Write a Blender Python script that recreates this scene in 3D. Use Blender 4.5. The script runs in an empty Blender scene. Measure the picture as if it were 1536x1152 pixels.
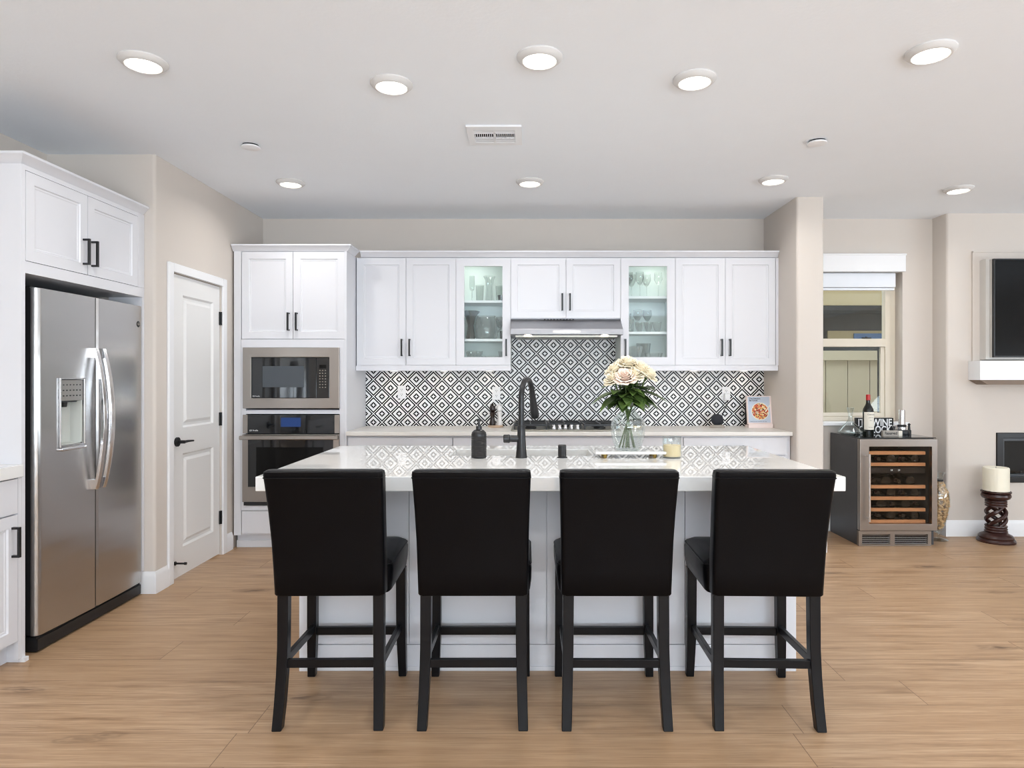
import bpy, bmesh, math, random
from mathutils import Vector, Matrix
random.seed(7)
S = bpy.context.scene
COL = S.collection
R = math.radians

# ------------------------------------------------------------------ camera, world, light, exposure
cd = bpy.data.cameras.new('camera'); cam = bpy.data.objects.new('camera', cd); COL.objects.link(cam)
cam.location = (0, 0, 1.345); cam.rotation_euler = (R(90), 0, 0)
cd.sensor_width = 36; cd.lens = 36 * 990 / 1536
cd.shift_x = (768 - 792) / 1536; cd.shift_y = -(576 - 566) / 1536
cd.clip_start = 0.05
S.camera = cam
w = bpy.data.worlds.new('world'); S.world = w; w.use_nodes = True
w.node_tree.nodes['Background'].inputs[0].default_value = (0.9, 0.95, 1.0, 1)
w.node_tree.nodes['Background'].inputs[1].default_value = 2.0
S.view_settings.view_transform = 'Standard'; S.view_settings.look = 'None'
S.view_settings.gamma = 1; S.view_settings.use_curve_mapping = False
S.view_settings.exposure = 0.38
S.cycles.filter_width = 1.1
def area(name, loc, rot, sx, sy, power, color):
    l = bpy.data.lights.new(name, 'AREA'); l.shape = 'RECTANGLE'; l.size = sx; l.size_y = sy
    l.energy = power; l.color = color
    o = bpy.data.objects.new(name, l); COL.objects.link(o); o.location = loc; o.rotation_euler = rot
    return o
area('ceiling_fill_rear', (1.6, -4.0, 1.25), (R(157), 0, 0), 5.6, 2.2, 680, (0.765, 0.885, 1.0))  # fill lamp added behind the camera, aimed up to whiten the ceiling
area('assumed_side_light', (6.95, 1.6, 1.4), (R(135), 0, R(90)), 4.2, 1.9, 150, (0.765, 0.885, 1.0))  # lamp added before the solid right wall for assumed daylight, aimed up at ceiling
CAN_WATTS = 3.6
CAN_COLOR = (1.0, 0.975, 0.95)

# ------------------------------------------------------------------ materials
def lin(c):
    c = c / 255.0
    return c / 12.92 if c <= 0.04045 else ((c + 0.055) / 1.055) ** 2.4
def rgb(r, g, b): return (lin(r), lin(g), lin(b), 1)
class NT:
    def __init__(s, name):
        s.m = bpy.data.materials.new(name); s.m.use_nodes = True; s.t = s.m.node_tree
        s.t.nodes.clear(); s.out = s.t.nodes.new('ShaderNodeOutputMaterial')
    def n(s, typ, props=None, **inp):
        nd = s.t.nodes.new('ShaderNode' + typ)
        for k, v in (props or {}).items(): setattr(nd, k, v)
        for k, v in inp.items():
            key = int(k[1:]) if k[0] == 'i' and k[1:].isdigit() else k.replace('_', ' ')
            s.set(nd.inputs[key], v)
        return nd
    def set(s, sock, v):
        if isinstance(v, bpy.types.NodeSocket): s.t.links.new(v, sock)
        elif isinstance(v, bpy.types.Node): s.t.links.new(v.outputs[0], sock)
        else: sock.default_value = v
    def math(s, op, a, b=0.0, c=0.0):
        nd = s.n('Math', {'operation': op}); s.set(nd.inputs[0], a); s.set(nd.inputs[1], b); s.set(nd.inputs[2], c)
        return nd.outputs[0]
    def mix(s, f, a, b):
        nd = s.n('Mix', {'data_type': 'RGBA'}); s.set(nd.inputs[0], f); s.set(nd.inputs[6], a); s.set(nd.inputs[7], b)
        return nd.outputs[2]
    def obj(s, scale=(1, 1, 1), which='Object'):
        tc = s.n('TexCoord'); mp = s.n('Mapping'); s.set(mp.inputs[0], tc.outputs[which]); mp.inputs['Scale'].default_value = scale
        return mp.outputs[0]
    def noise(s, vec, scale, detail=3, rough=0.5):
        nd = s.n('TexNoise', {}, Scale=scale, Detail=detail, Roughness=rough); s.set(nd.inputs['Vector'], vec); return nd.outputs[0]
    def ramp(s, f, stops):
        nd = s.n('ValToRGB'); s.set(nd.inputs[0], f); e = nd.color_ramp.elements
        while len(e) < len(stops): e.new(0.5)
        for i, (p, c) in enumerate(stops): e[i].position = p; e[i].color = c
        return nd.outputs[0]
    def bump(s, h, strength=0.1, dist=0.01):
        return s.n('Bump', {}, Strength=strength, Distance=dist, Height=h).outputs[0]
    def done(s, sh): s.t.links.new(sh.outputs[0] if isinstance(sh, bpy.types.Node) else sh, s.out.inputs[0]); return s.m
def pbr(name, col, rough=0.5, metal=0.0, spec=0.5, var=0.04, vscale=6.0, bump=0.0, bscale=200.0, stretch=(1, 1, 1), coat=0.0, **kw):
    k = NT(name)
    v = k.obj(stretch)
    nz = k.noise(v, vscale)
    lo = tuple(c * (1 - var) for c in col[:3]) + (1,); hi = tuple(min(1, c * (1 + var)) for c in col[:3]) + (1,)
    b = k.n('BsdfPrincipled', {}, Roughness=rough, Metallic=metal)
    k.set(b.inputs['Base Color'], k.mix(nz, lo, hi)); b.inputs['Specular IOR Level'].default_value = spec
    b.inputs['Coat Weight'].default_value = coat
    for kk, vv in kw.items(): b.inputs[kk.replace('_', ' ')].default_value = vv
    if bump: k.set(b.inputs['Normal'], k.bump(k.noise(v, bscale, 4), bump, 0.004))
    return k.done(b)
def emit(name, col, strength):
    k = NT(name); return k.done(k.n('Emission', {}, Color=col, Strength=strength))
def thin_glass(name, tint=(0.97, 0.985, 0.98, 1), rough=0.02, edge=0.75, base=0.05, sparkle_white=0.0):
    k = NT(name)
    lw = k.n('LayerWeight', {}, Blend=0.35)
    f = k.math('ADD', k.math('MULTIPLY', k.math('POWER', lw.outputs['Facing'], 2.2), edge), base)
    tr = k.n('BsdfTransparent', {}, Color=tint); gl = k.n('BsdfGlossy', {}, Color=(0.9, 0.94, 0.93, 1), Roughness=rough)
    if sparkle_white:
        df = k.n('BsdfDiffuse', {}, Color=(0.9, 0.95, 0.94, 1)); g2 = k.n('MixShader'); g2.inputs[0].default_value = sparkle_white  # diffuse white painted in for the sparkle of cut crystal
        k.set(g2.inputs[1], gl.outputs[0]); k.set(g2.inputs[2], df.outputs[0]); gl = g2
    mx = k.n('MixShader'); k.set(mx.inputs[0], f); k.set(mx.inputs[1], tr.outputs[0]); k.set(mx.inputs[2], gl.outputs[0])
    return k.done(mx)
def floor_mat():
    k = NT('oak_planks'); tc = k.n('TexCoord'); sx = k.n('SeparateXYZ'); k.set(sx.inputs[0], tc.outputs['Object'])
    W, L = 0.217, 2.1
    x, y = sx.outputs[0], k.math('SUBTRACT', sx.outputs[1], 2.493 - 217 * 0.1)
    row = k.math('FLOOR', k.math('DIVIDE', y, W)); fy = k.math('FRACT', k.math('DIVIDE', y, W))
    wn = k.n('TexWhiteNoise', {'noise_dimensions': '1D'}); k.set(wn.inputs['W'], k.math('ADD', row, 3.7))
    xs = k.math('DIVIDE', k.math('ADD', k.math('ADD', x, 40.0), k.math('MULTIPLY', wn.outputs[0], L)), L)
    cx = k.math('FLOOR', xs); fx = k.math('FRACT', xs)
    cv = k.n('CombineXYZ'); k.set(cv.inputs[0], cx); k.set(cv.inputs[1], row)
    w2 = k.n('TexWhiteNoise', {'noise_dimensions': '2D'}); k.set(w2.inputs['Vector'], cv.outputs[0])
    gx = k.n('CombineXYZ'); k.set(gx.inputs[0], k.math('MULTIPLY', x, 1.3)); k.set(gx.inputs[1], k.math('MULTIPLY', y, 16.0))
    k.set(gx.inputs[2], k.math('MULTIPLY', w2.outputs[0], 30.0))
    g1 = k.noise(gx.outputs[0], 1.6, 6, 0.62)
    g3 = k.n('CombineXYZ'); k.set(g3.inputs[0], k.math('MULTIPLY', x, 4.0)); k.set(g3.inputs[1], k.math('MULTIPLY', y, 110.0)); k.set(g3.inputs[2], k.math('MULTIPLY', w2.outputs[0], 17.0))
    g2 = k.noise(g3.outputs[0], 1.0, 3, 0.6)
    base = k.ramp(g1, [(0.24, rgb(122, 90, 62)), (0.42, rgb(184, 150, 116)), (0.62, rgb(204, 171, 137)), (0.82, rgb(217, 188, 157))])
    fine = k.ramp(g2, [(0.36, (1, 1, 1, 1)), (0.62, (0, 0, 0, 1))])
    base = k.mix(k.math('MULTIPLY', fine, 0.42), base, rgb(134, 99, 69))
    wv = k.n('CombineXYZ'); k.set(wv.inputs[0], k.math('MULTIPLY', x, 0.55)); k.set(wv.inputs[1], k.math('MULTIPLY', y, 3.2)); k.set(wv.inputs[2], k.math('MULTIPLY', w2.outputs[0], 23.0))
    wt = k.n('TexWave', {'bands_direction': 'Y'}, Scale=9.0, Distortion=7.0, Detail=2.0); k.set(wt.inputs['Detail Scale'], 1.2); k.set(wt.inputs['Vector'], wv.outputs[0])
    ring = k.ramp(wt.outputs['Fac'], [(0.0, (1, 1, 1, 1)), (0.22, (0, 0, 0, 1))])
    base = k.mix(k.math('MULTIPLY', ring, k.math('MULTIPLY', k.ramp(k.noise(wv.outputs[0], 0.8, 2), [(0.5, (0, 0, 0, 1)), (0.62, (1, 1, 1, 1))]), 0.4)), base, rgb(120, 86, 58))
    g4 = k.n('CombineXYZ'); k.set(g4.inputs[0], k.math('MULTIPLY', x, 1.1)); k.set(g4.inputs[1], k.math('MULTIPLY', y, 26.0)); k.set(g4.inputs[2], k.math('MULTIPLY', w2.outputs[0], 51.0))
    st = k.ramp(k.noise(g4.outputs[0], 1.5, 5, 0.7), [(0.60, (0, 0, 0, 1)), (0.70, (1, 1, 1, 1))])
    base = k.mix(k.math('MULTIPLY', st, 0.45), base, rgb(112, 80, 54))
    base = k.mix(k.math('MULTIPLY', w2.outputs[0], 0.5), base, rgb(178, 143, 108))
    # knots
    kv = k.n('CombineXYZ'); k.set(kv.inputs[0], k.math('MULTIPLY', x, 1.5)); k.set(kv.inputs[1], k.math('MULTIPLY', y, 5.0))
    dv = k.n('TexNoise', {}, Scale=5.0, Detail=2.0); k.set(dv.inputs['Vector'], kv.outputs[0])
    kv2 = k.n('VectorMath', {'operation': 'ADD'}); k.set(kv2.inputs[0], kv.outputs[0])
    sc = k.n('VectorMath', {'operation': 'SCALE'}); k.set(sc.inputs[0], dv.outputs['Color']); sc.inputs['Scale'].default_value = 0.25
    k.set(kv2.inputs[1], sc.outputs[0])
    vo = k.n('TexVoronoi', {}, Scale=0.85); k.set(vo.inputs['Vector'], kv2.outputs[0])
    kn = k.ramp(vo.outputs['Distance'], [(0.0, (1, 1, 1, 1)), (0.05, (0.8, 0.8, 0.8, 1)), (0.09, (0.2, 0.2, 0.2, 1)), (0.12, (0.45, 0.45, 0.45, 1)), (0.15, (0.1, 0.1, 0.1, 1)), (0.24, (0, 0, 0, 1))])
    base = k.mix(k.math('MULTIPLY', kn, 0.78), base, rgb(76, 50, 32))
    ey = k.math('LESS_THAN', k.math('MINIMUM', fy, k.math('SUBTRACT', 1.0, fy)), 0.007)
    ex = k.math('LESS_THAN', k.math('MINIMUM', fx, k.math('SUBTRACT', 1.0, fx)), 0.0009)
    gap = k.math('MAXIMUM', ey, ex)
    base = k.mix(k.math('MULTIPLY', gap, 0.6), base, rgb(92, 66, 44))
    b = k.n('BsdfPrincipled', {}, Roughness=k.math('ADD', 0.30, k.math('MULTIPLY', g1, 0.2)))
    k.set(b.inputs['Base Color'], base); b.inputs['Specular IOR Level'].default_value = 0.4
    k.set(b.inputs['Normal'], k.bump(k.math('SUBTRACT', k.math('MULTIPLY', g2, 0.3), gap), 0.12, 0.003))
    return k.done(b)
def tile_mat():
    # printed cement tile: concentric diamonds with a four pointed star
    k = NT('patterned_tile'); tc = k.n('TexCoord'); sx = k.n('SeparateXYZ'); k.set(sx.inputs[0], tc.outputs['Object'])
    P = 0.0751
    u = k.math('DIVIDE', k.math('ADD', sx.outputs[0], 15 * 2 * P + 1.279 + 0.314), P)
    v = k.math('DIVIDE', k.math('ADD', sx.outputs[2], 15 * 2 * P - 0.407), P)
    # rotate 45: a=(u+v)/2, b=(u-v)/2 ; cell centres at integers
    a = k.math('MULTIPLY', k.math('ADD', u, v), 0.5); b = k.math('MULTIPLY', k.math('SUBTRACT', u, v), 0.5)
    fa = k.math('SUBTRACT', a, k.math('ROUND', a)); fb = k.math('SUBTRACT', b, k.math('ROUND', b))
    du = k.math('ABSOLUTE', k.math('ADD', fa, fb)); dv = k.math('ABSOLUTE', k.math('SUBTRACT', fa, fb))
    l1 = k.math('ADD', du, dv); mx = k.math('MAXIMUM', du, dv)
    band = lambda lo, hi, q: k.math('MULTIPLY', k.math('GREATER_THAN', q, lo), k.math('LESS_THAN', q, hi))
    line = k.math('MULTIPLY', band(0.745, 0.94, l1), k.math('LESS_THAN', mx, 0.925))
    star = k.math('ADD', k.math('SQRT', du), k.math('SQRT', dv))
    dia = k.math('MULTIPLY', k.math('LESS_THAN', k.math('ADD', l1, k.math('MULTIPLY', mx, -0.0)), 0.40), k.math('GREATER_THAN', star, 0.585))
    blk = k.math('MAXIMUM', line, dia)
    grey = k.math('MAXIMUM', band(0.52, 0.56, l1), k.math('MULTIPLY', k.math('GREATER_THAN', mx, 0.94), 1.0))
    c = k.mix(k.math('MULTIPLY', grey, 0.25), rgb(246, 246, 246), rgb(150, 150, 150))
    c = k.mix(blk, c, rgb(20, 20, 22))
    bs = k.n('BsdfPrincipled', {}, Roughness=0.3); bs.inputs['Specular IOR Level'].default_value = 0.25; k.set(bs.inputs['Base Color'], c)
    return k.done(bs)
def brushed(name, col, rough=0.26, axis='Z', amt=0.015, aniso=0.0):
    k = NT(name); st = {'Z': (220, 220, 3), 'X': (3, 220, 220), 'Y': (220, 3, 220)}[axis]
    nz = k.noise(k.obj(st), 1.0, 3, 0.6)
    b = k.n('BsdfPrincipled', {}, Metallic=1.0); k.set(b.inputs['Base Color'], col)
    if aniso:
        b.inputs['Anisotropic'].default_value = aniso; b.inputs['Anisotropic Rotation'].default_value = 0.0
        k.set(b.inputs['Tangent'], k.n('Tangent', {'direction_type': 'RADIAL', 'axis': 'Z'}).outputs[0])
        k.set(b.inputs['Normal'], k.bump(k.noise(k.obj((0.6, 0.9, 3.0)), 2.2, 1), 0.16, 0.02))
    k.set(b.inputs['Roughness'], k.math('ADD', rough - amt * 0.5, k.math('MULTIPLY', nz, amt)))
    return k.done(b)
def leather():
    k = NT('black_leather'); v = k.obj()
    vo = k.n('TexVoronoi', {}, Scale=420.0); k.set(vo.inputs['Vector'], v)
    n1 = k.noise(v, 9, 3)
    b = k.n('BsdfPrincipled', {}); k.set(b.inputs['Base Color'], k.mix(n1, rgb(5, 5, 7), rgb(9, 9, 12)))
    k.set(b.inputs['Roughness'], k.math('ADD', 0.31, k.math('MULTIPLY', n1, 0.1)))
    b.inputs['Specular IOR Level'].default_value = 0.13
    k.set(b.inputs['Normal'], k.bump(vo.outputs[0], 0.08, 0.002))
    return k.done(b)
def food_mat():
    k = NT('food_print'); v = k.obj((1, 1, 1)); vo = k.n('TexVoronoi', {}, Scale=95.0); k.set(vo.inputs['Vector'], v)
    sep = k.n('SeparateColor'); k.set(sep.inputs[0], vo.outputs['Color'])
    c = k.ramp(sep.outputs[0], [(0, rgb(60, 70, 25)), (0.25, rgb(196, 60, 44)), (0.5, rgb(214, 122, 70)), (0.7, rgb(232, 196, 110)), (0.85, rgb(238, 226, 196)), (1, rgb(120, 36, 30))])
    b = k.n('BsdfPrincipled', {}, Roughness=0.4); k.set(b.inputs['Base Color'], c); return k.done(b)
def leaf_mat():
    k = NT('rose_leaf'); v = k.obj(); c = k.mix(k.noise(v, 14), rgb(40, 66, 30), rgb(98, 122, 56))
    b = k.n('BsdfPrincipled', {}, Roughness=0.42); k.set(b.inputs['Base Color'], c); return k.done(b)
M = {}
M['wall'] = pbr('greige_paint', rgb(213, 204, 195), 0.75, var=0.01, bump=0.05, bscale=90)
M['ceil'] = pbr('ceiling_paint', rgb(243, 247, 252), 0.85, var=0.01, bump=0.18, bscale=55)
M['cab'] = pbr('white_cabinet_paint', rgb(225, 225, 229), 0.38, var=0.006)
M['trim'] = pbr('white_trim_paint', rgb(240, 240, 241), 0.42, var=0.006)
M['door'] = pbr('white_door_paint', rgb(236, 235, 233), 0.42, var=0.006)
M['quartz'] = pbr('white_quartz', rgb(240, 239, 236), 0.0, spec=0.5, var=0.012, vscale=30, IOR=2.0)
M['quartz2'] = pbr('honed_quartz', rgb(232, 228, 222), 0.3, var=0.012, vscale=30)
M['ring'] = pbr('fixture_trim_paint', rgb(216, 214, 212), 0.5, var=0.005)
M['floor'] = floor_mat(); M['tile'] = tile_mat()
M['steel'] = brushed('brushed_steel', rgb(188, 186, 184), 0.26, 'Y', 0.015, 0.7)
M['steelx'] = brushed('brushed_steel_horizontal', rgb(160, 153, 147), 0.30, 'X')
M['hood'] = brushed('hood_steel', rgb(162, 162, 165), 0.34, 'X')
M['chrome'] = brushed('polished_steel', rgb(222, 222, 224), 0.14, 'Z', 0.05)
M['sink'] = brushed('sink_steel', rgb(150, 146, 136), 0.34, 'X')
M['black'] = pbr('matt_black_metal', rgb(22, 22, 24), 0.35, spec=0.5, var=0.1)
M['case'] = pbr('black_appliance_case', rgb(26, 27, 29), 0.45, var=0.1)
M['side'] = pbr('charcoal_case_steel', rgb(74, 75, 78), 0.38, var=0.08, metal=0.3)
M['glassblk'] = pbr('black_glass', rgb(18, 20, 23), 0.05, spec=0.6, var=0.05)
M['screen'] = pbr('dark_screen', rgb(13, 13, 13), 0.16, spec=0.16, var=0.2)
M['display'] = emit('blue_display', rgb(60, 84, 140), 0.55)
M['leather'] = leather()
M['legwood'] = pbr('black_stained_wood', rgb(12, 12, 15), 0.32, spec=0.25, var=0.2, vscale=30, stretch=(1, 1, 0.1))
M['pane'] = thin_glass('clear_pane', (0.95, 0.975, 0.97, 1), 0.02, 0.5, 0.03)
M['firepane'] = thin_glass('fire_glass', (0.6, 0.62, 0.66, 1), 0.03, 0.3, 0.04)
M['winepane'] = thin_glass('smoked_pane', (0.90, 0.85, 0.81, 1), 0.02, 0.3, 0.012)
M['crystal'] = thin_glass('crystal_glass', (0.95, 0.97, 0.965, 1), 0.03, 0.8, 0.10, 0.6)
M['vase'] = thin_glass('vase_glass', (0.95, 0.965, 0.965, 1), 0.03, 0.7, 0.09)
M['cabin'] = pbr('pale_interior', rgb(224, 233, 230), 0.5, var=0.01)
M['shelfwood'] = pbr('copper_toned_wood', rgb(218, 168, 124), 0.45, var=0.15, vscale=20, stretch=(0.2, 1, 1))
M['interior'] = pbr('black_interior', rgb(24, 23, 23), 0.6)
M['bottle'] = pbr('dark_bottle_glass', rgb(14, 18, 14), 0.08, spec=0.6)
M['foil'] = pbr('red_foil', rgb(186, 34, 36), 0.35)
M['paper'] = pbr('cream_paper', rgb(236, 230, 216), 0.7, var=0.03)
M['ink'] = pbr('black_ink', rgb(24, 24, 26), 0.6)
M['inkgrey'] = pbr('grey_ink', rgb(120, 114, 104), 0.7)
M['inkwhite'] = pbr('white_ink', rgb(235, 235, 235), 0.6)
M['signblk'] = pbr('black_painted_wood', rgb(22, 22, 22), 0.6)
M['signgrey'] = pbr('grey_painted_wood', rgb(168, 160, 150), 0.6)
M['wax'] = pbr('ivory_wax', rgb(246, 240, 220), 0.45, Subsurface_Weight=0.0)
M['wax2'] = pbr('amber_wax', rgb(240, 214, 160), 0.4)
M['darkwood'] = pbr('carved_dark_wood', rgb(54, 27, 22), 0.3, var=0.3, vscale=25, bump=0.1, bscale=60)
M['mantelwood'] = pbr('brown_cove_wood', rgb(122, 102, 84), 0.5)
M['cork'] = pbr('wine_cork', rgb(212, 172, 122), 0.8, var=0.25, vscale=60)
M['petal'] = pbr('cream_petal', rgb(248, 236, 210), 0.55, var=0.05, vscale=14)
M['petalpink'] = pbr('blush_petal', rgb(249, 226, 210), 0.55, var=0.05, vscale=14)
M['leaf'] = leaf_mat()
M['stem'] = pbr('green_stem', rgb(74, 92, 40), 0.5, var=0.25, vscale=40)
M['bookblue'] = pbr('pale_blue_print', rgb(196, 206, 220), 0.35)
M['bookpink'] = pbr('pale_pink_edge', rgb(240, 222, 216), 0.5)
M['food'] = food_mat()
M['speaker'] = pbr('charcoal_mesh', rgb(40, 43, 50), 0.8, bump=0.3, bscale=600)
M['pepper'] = pbr('dark_mill_wood', rgb(40, 26, 20), 0.25)
M['salt'] = pbr('white_mill_wood', rgb(232, 230, 228), 0.35)
M['board'] = pbr('beige_board', rgb(196, 170, 146), 0.5)
M['plastic'] = pbr('white_plastic', rgb(240, 240, 242), 0.35, var=0.005)
M['fence'] = pbr('tan_fence_board', rgb(194, 186, 162), 0.6, var=0.05)
M['stucco'] = pbr('tan_stucco', rgb(160, 144, 108), 0.85, bump=0.2)
M['darkwall'] = pbr('eave_shaded_siding', rgb(62, 56, 50), 0.8, var=0.2)  # dark brown wall with the shade under the eave put into its colour
M['housepane'] = pbr('painted_blue_reflection', rgb(70, 100, 140), 0.1, var=0.3, vscale=3)  # blue reflection painted into the colour of the pane
M['shade'] = pbr('white_shade_cloth', rgb(232, 236, 242), 0.5)
M['vinyl'] = pbr('almond_vinyl', rgb(222, 212, 194), 0.4)
M['dirt'] = pbr('yard_soil', rgb(140, 120, 96), 0.9)
M['grille'] = pbr('dark_duct', rgb(30, 30, 32), 0.7)
M['ember'] = pbr('ember_bed', rgb(52, 52, 56), 0.6, var=0.8, vscale=40, bump=0.6, bscale=60)
M['lens'] = emit('warm_led_lens', (1.0, 0.95, 0.84, 1), 2.6); M['lens'].cycles.emission_sampling = 'NONE'
M['puck'] = emit('warm_puck_lens', (1.0, 0.84, 0.62, 1), 16.0)
M['cabpuck'] = emit('cabinet_puck_lens', (1.0, 0.95, 0.88, 1), 26.0)
M['winefill'] = emit('bottle_fill_glow', (1.0, 0.9, 0.75, 1), 9.0)  # glow for the fill strip added inside the wine fridge
M['glow'] = emit('panel_digits', (0.8, 0.9, 1.0, 1), 1.0)

# ------------------------------------------------------------------ mesh builder
class MB:
    def __init__(s): s.v = []; s.f = []
    def add(s, vs, fs):
        o = len(s.v); s.v += [tuple(p) for p in vs]; s.f += [tuple(i + o for i in f) for f in fs]; return s
    def box(s, x0, x1, y0, y1, z0, z1):
        v = [(x, y, z) for z in (z0, z1) for y in (y0, y1) for x in (x0, x1)]
        return s.add(v, [(0, 2, 3, 1), (4, 5, 7, 6), (0, 1, 5, 4), (2, 6, 7, 3), (0, 4, 6, 2), (1, 3, 7, 5)])
    def rings(s, rings, cap=True, close=False):
        n = len(rings[0]); vs = [p for r in rings for p in r]; fs = []
        m = len(rings)
        for i in range(m if close else m - 1):
            a, b = i * n, ((i + 1) % m) * n
            for j in range(n): fs.append((a + j, a + (j + 1) % n, b + (j + 1) % n, b + j))
        if cap and not close: fs += [tuple(range(n))[::-1], tuple((m - 1) * n + j for j in range(n))]
        return s.add(vs, fs)
    def prism(s, poly, a, b, axis='Z'):
        f = {'Z': lambda p, t: (p[0], p[1], t), 'X': lambda p, t: (t, p[0], p[1]), 'Y': lambda p, t: (p[0], t, p[1])}[axis]
        return s.rings([[f(p, a) for p in poly], [f(p, b) for p in poly]])
    def lathe(s, prof, c=(0, 0, 0), axis='Z', n=28, cap=True, close=False):
        rs = []
        for r, z in prof:
            ring = []
            for i in range(n):
                t = 2 * math.pi * i / n; a, b = r * math.cos(t), r * math.sin(t)
                p = {'Z': (a, b, z), 'Y': (a, z, b), 'X': (z, a, b)}[axis]
                ring.append((p[0] + c[0], p[1] + c[1], p[2] + c[2]))
            rs.append(ring)
        return s.rings(rs, cap, close)
    def cyl(s, c, r, h, axis='Z', n=24): return s.lathe([(r, 0), (r, h)], c, axis, n)
    def tube(s, pts, r, n=10, closed=False):
        pts = [Vector(p) for p in pts]; m = len(pts); rs = []
        rad = r if isinstance(r, (list, tuple)) else [r] * m
        up = None
        for i, p in enumerate(pts):
            if closed: d = pts[(i + 1) % m] - pts[i - 1]
            else: d = pts[min(i + 1, m - 1)] - pts[max(i - 1, 0)]
            d.normalize()
            if up is None:
                up = Vector((0, 0, 1)) if abs(d.z) < 0.9 else Vector((0, 1, 0))
            x = d.cross(up)
            if x.length < 1e-6: x = d.cross(Vector((1, 0, 0)))
            x.normalize(); y = x.cross(d); up = y
            rs.append([tuple(p + (x * math.cos(2 * math.pi * j / n) + y * math.sin(2 * math.pi * j / n)) * rad[i]) for j in range(n)])
        return s.rings(rs, not closed, closed)
    def loft(s, secs):  # (cx,cy,z,wx,wy) squares
        return s.rings([[(x - a / 2, y - b / 2, z), (x + a / 2, y - b / 2, z), (x + a / 2, y + b / 2, z), (x - a / 2, y + b / 2, z)] for x, y, z, a, b in secs])
    def slab_hole(s, x0, x1, y0, y1, hx0, hx1, hy0, hy1, z0, z1):
        o = [(x0, y0), (x1, y0), (x1, y1), (x0, y1)]; h = [(hx0, hy0), (hx1, hy0), (hx1, hy1), (hx0, hy1)]
        v = [(p[0], p[1], z) for z in (z0, z1) for q in (o, h) for p in q]; f = []
        for i in range(4):
            j = (i + 1) % 4
            f += [(i, j, 4 + j, 4 + i), (8 + i, 8 + j, 12 + j, 12 + i), (i, j, 8 + j, 8 + i), (4 + i, 4 + j, 12 + j, 12 + i)]
        return s.add(v, f)
    def sweep(s, path, prof):  # path in plan, profile (outward to the right of travel, z)
        P = [Vector(p) for p in path]; rs = []
        for i, p in enumerate(P):
            def nrm(a, b): d = (b - a).normalized(); return Vector((d.y, -d.x))
            if i == 0: m = nrm(P[0], P[1])
            elif i == len(P) - 1: m = nrm(P[-2], P[-1])
            else:
                n1, n2 = nrm(P[i - 1], p), nrm(p, P[i + 1]); m = (n1 + n2); m = m / (1 + n1.dot(n2))
            rs.append([(p.x + m.x * o, p.y + m.y * o, z) for o, z in prof])
        return s.rings(rs)
    def xf(s, mat): s.v = [tuple(mat @ Vector(p)) for p in s.v]; return s
    def shift(s, x, y, z): s.v = [(a + x, b + y, c + z) for a, b, c in s.v]; return s
def world_loc(o):
    t = Vector((0, 0, 0))
    while o is not None: t += o.location; o = o.parent
    return t
def props(o, label=None, cat=None, group=None, kind=None):
    if label: o['label'] = label
    if cat: o['category'] = cat
    if group: o['group'] = group
    if kind: o['kind'] = kind
    return o
def obj(name, mb, mat, parent=None, local=False, bevel=0.0, seg=2, smooth=35, label=None, cat=None, group=None, kind=None, origin=None, sub=0):
    me = bpy.data.meshes.new(name)
    vs = mb.v
    if parent is not None and not local: off = world_loc(parent)
    elif parent is None and not local:
        if origin is None:
            xs = [p[0] for p in vs]; ys = [p[1] for p in vs]; zs = [p[2] for p in vs]
            origin = ((min(xs) + max(xs)) / 2, (min(ys) + max(ys)) / 2, min(zs))
        off = Vector(origin)
    else: off = Vector((0, 0, 0))
    me.from_pydata([(a - off[0], b - off[1], c - off[2]) for a, b, c in vs], [], mb.f)
    bm = bmesh.new(); bm.from_mesh(me); bmesh.ops.recalc_face_normals(bm, faces=bm.faces)
    for f in bm.faces: f.smooth = True
    bm.to_mesh(me); bm.free()
    if sub == 0: me.set_sharp_from_angle(angle=R(smooth))
    me.materials.append(M[mat] if isinstance(mat, str) else mat)
    o = bpy.data.objects.new(name, me); COL.objects.link(o)
    if parent is not None: o.parent = parent
    elif not local: o.location = off
    if bevel:
        b = o.modifiers.new('bevel', 'BEVEL'); b.width = bevel; b.segments = seg; b.limit_method = 'ANGLE'; b.angle_limit = R(40); b.harden_normals = True
    if sub:
        q = o.modifiers.new('sub', 'SUBSURF'); q.levels = sub; q.render_levels = sub
    return props(o, label, cat, group, kind)
def thing(name, label, cat, loc=(0, 0, 0), rz=0.0, group=None):
    o = bpy.data.objects.new(name, None); COL.objects.link(o); o.location = loc; o.rotation_euler = (0, 0, rz)
    o.empty_display_size = 0.1
    return props(o, label, cat, group)
def struct(name, mb, mat, parent=None, **kw): return obj(name, mb, mat, parent, kind=None if parent else 'structure', **kw)
def kids(o): return [c for c in bpy.data.objects if c.parent == o]
def copy_tree(o, parent=None):
    c = o.copy(); COL.objects.link(c); c.parent = parent
    for ch in kids(o):
        copy_tree(ch, c)
    return c
def text(name, body, size, loc, rot, mat, parent, align='CENTER', label=None, extrude=0.0004, sx=1.0, off=0.0):
    c = bpy.data.curves.new(name, 'FONT'); c.body = body; c.size = size; c.align_x = align; c.align_y = 'CENTER'; c.extrude = extrude; c.offset = off
    c.materials.append(M[mat]); o = bpy.data.objects.new(name, c); COL.objects.link(o); o.parent = parent
    o.location = Vector(loc) - world_loc(parent); o.rotation_euler = rot; o.scale = (sx, 1, 1)
    return props(o, label)
FRONT = (R(90), 0, 0)

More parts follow.
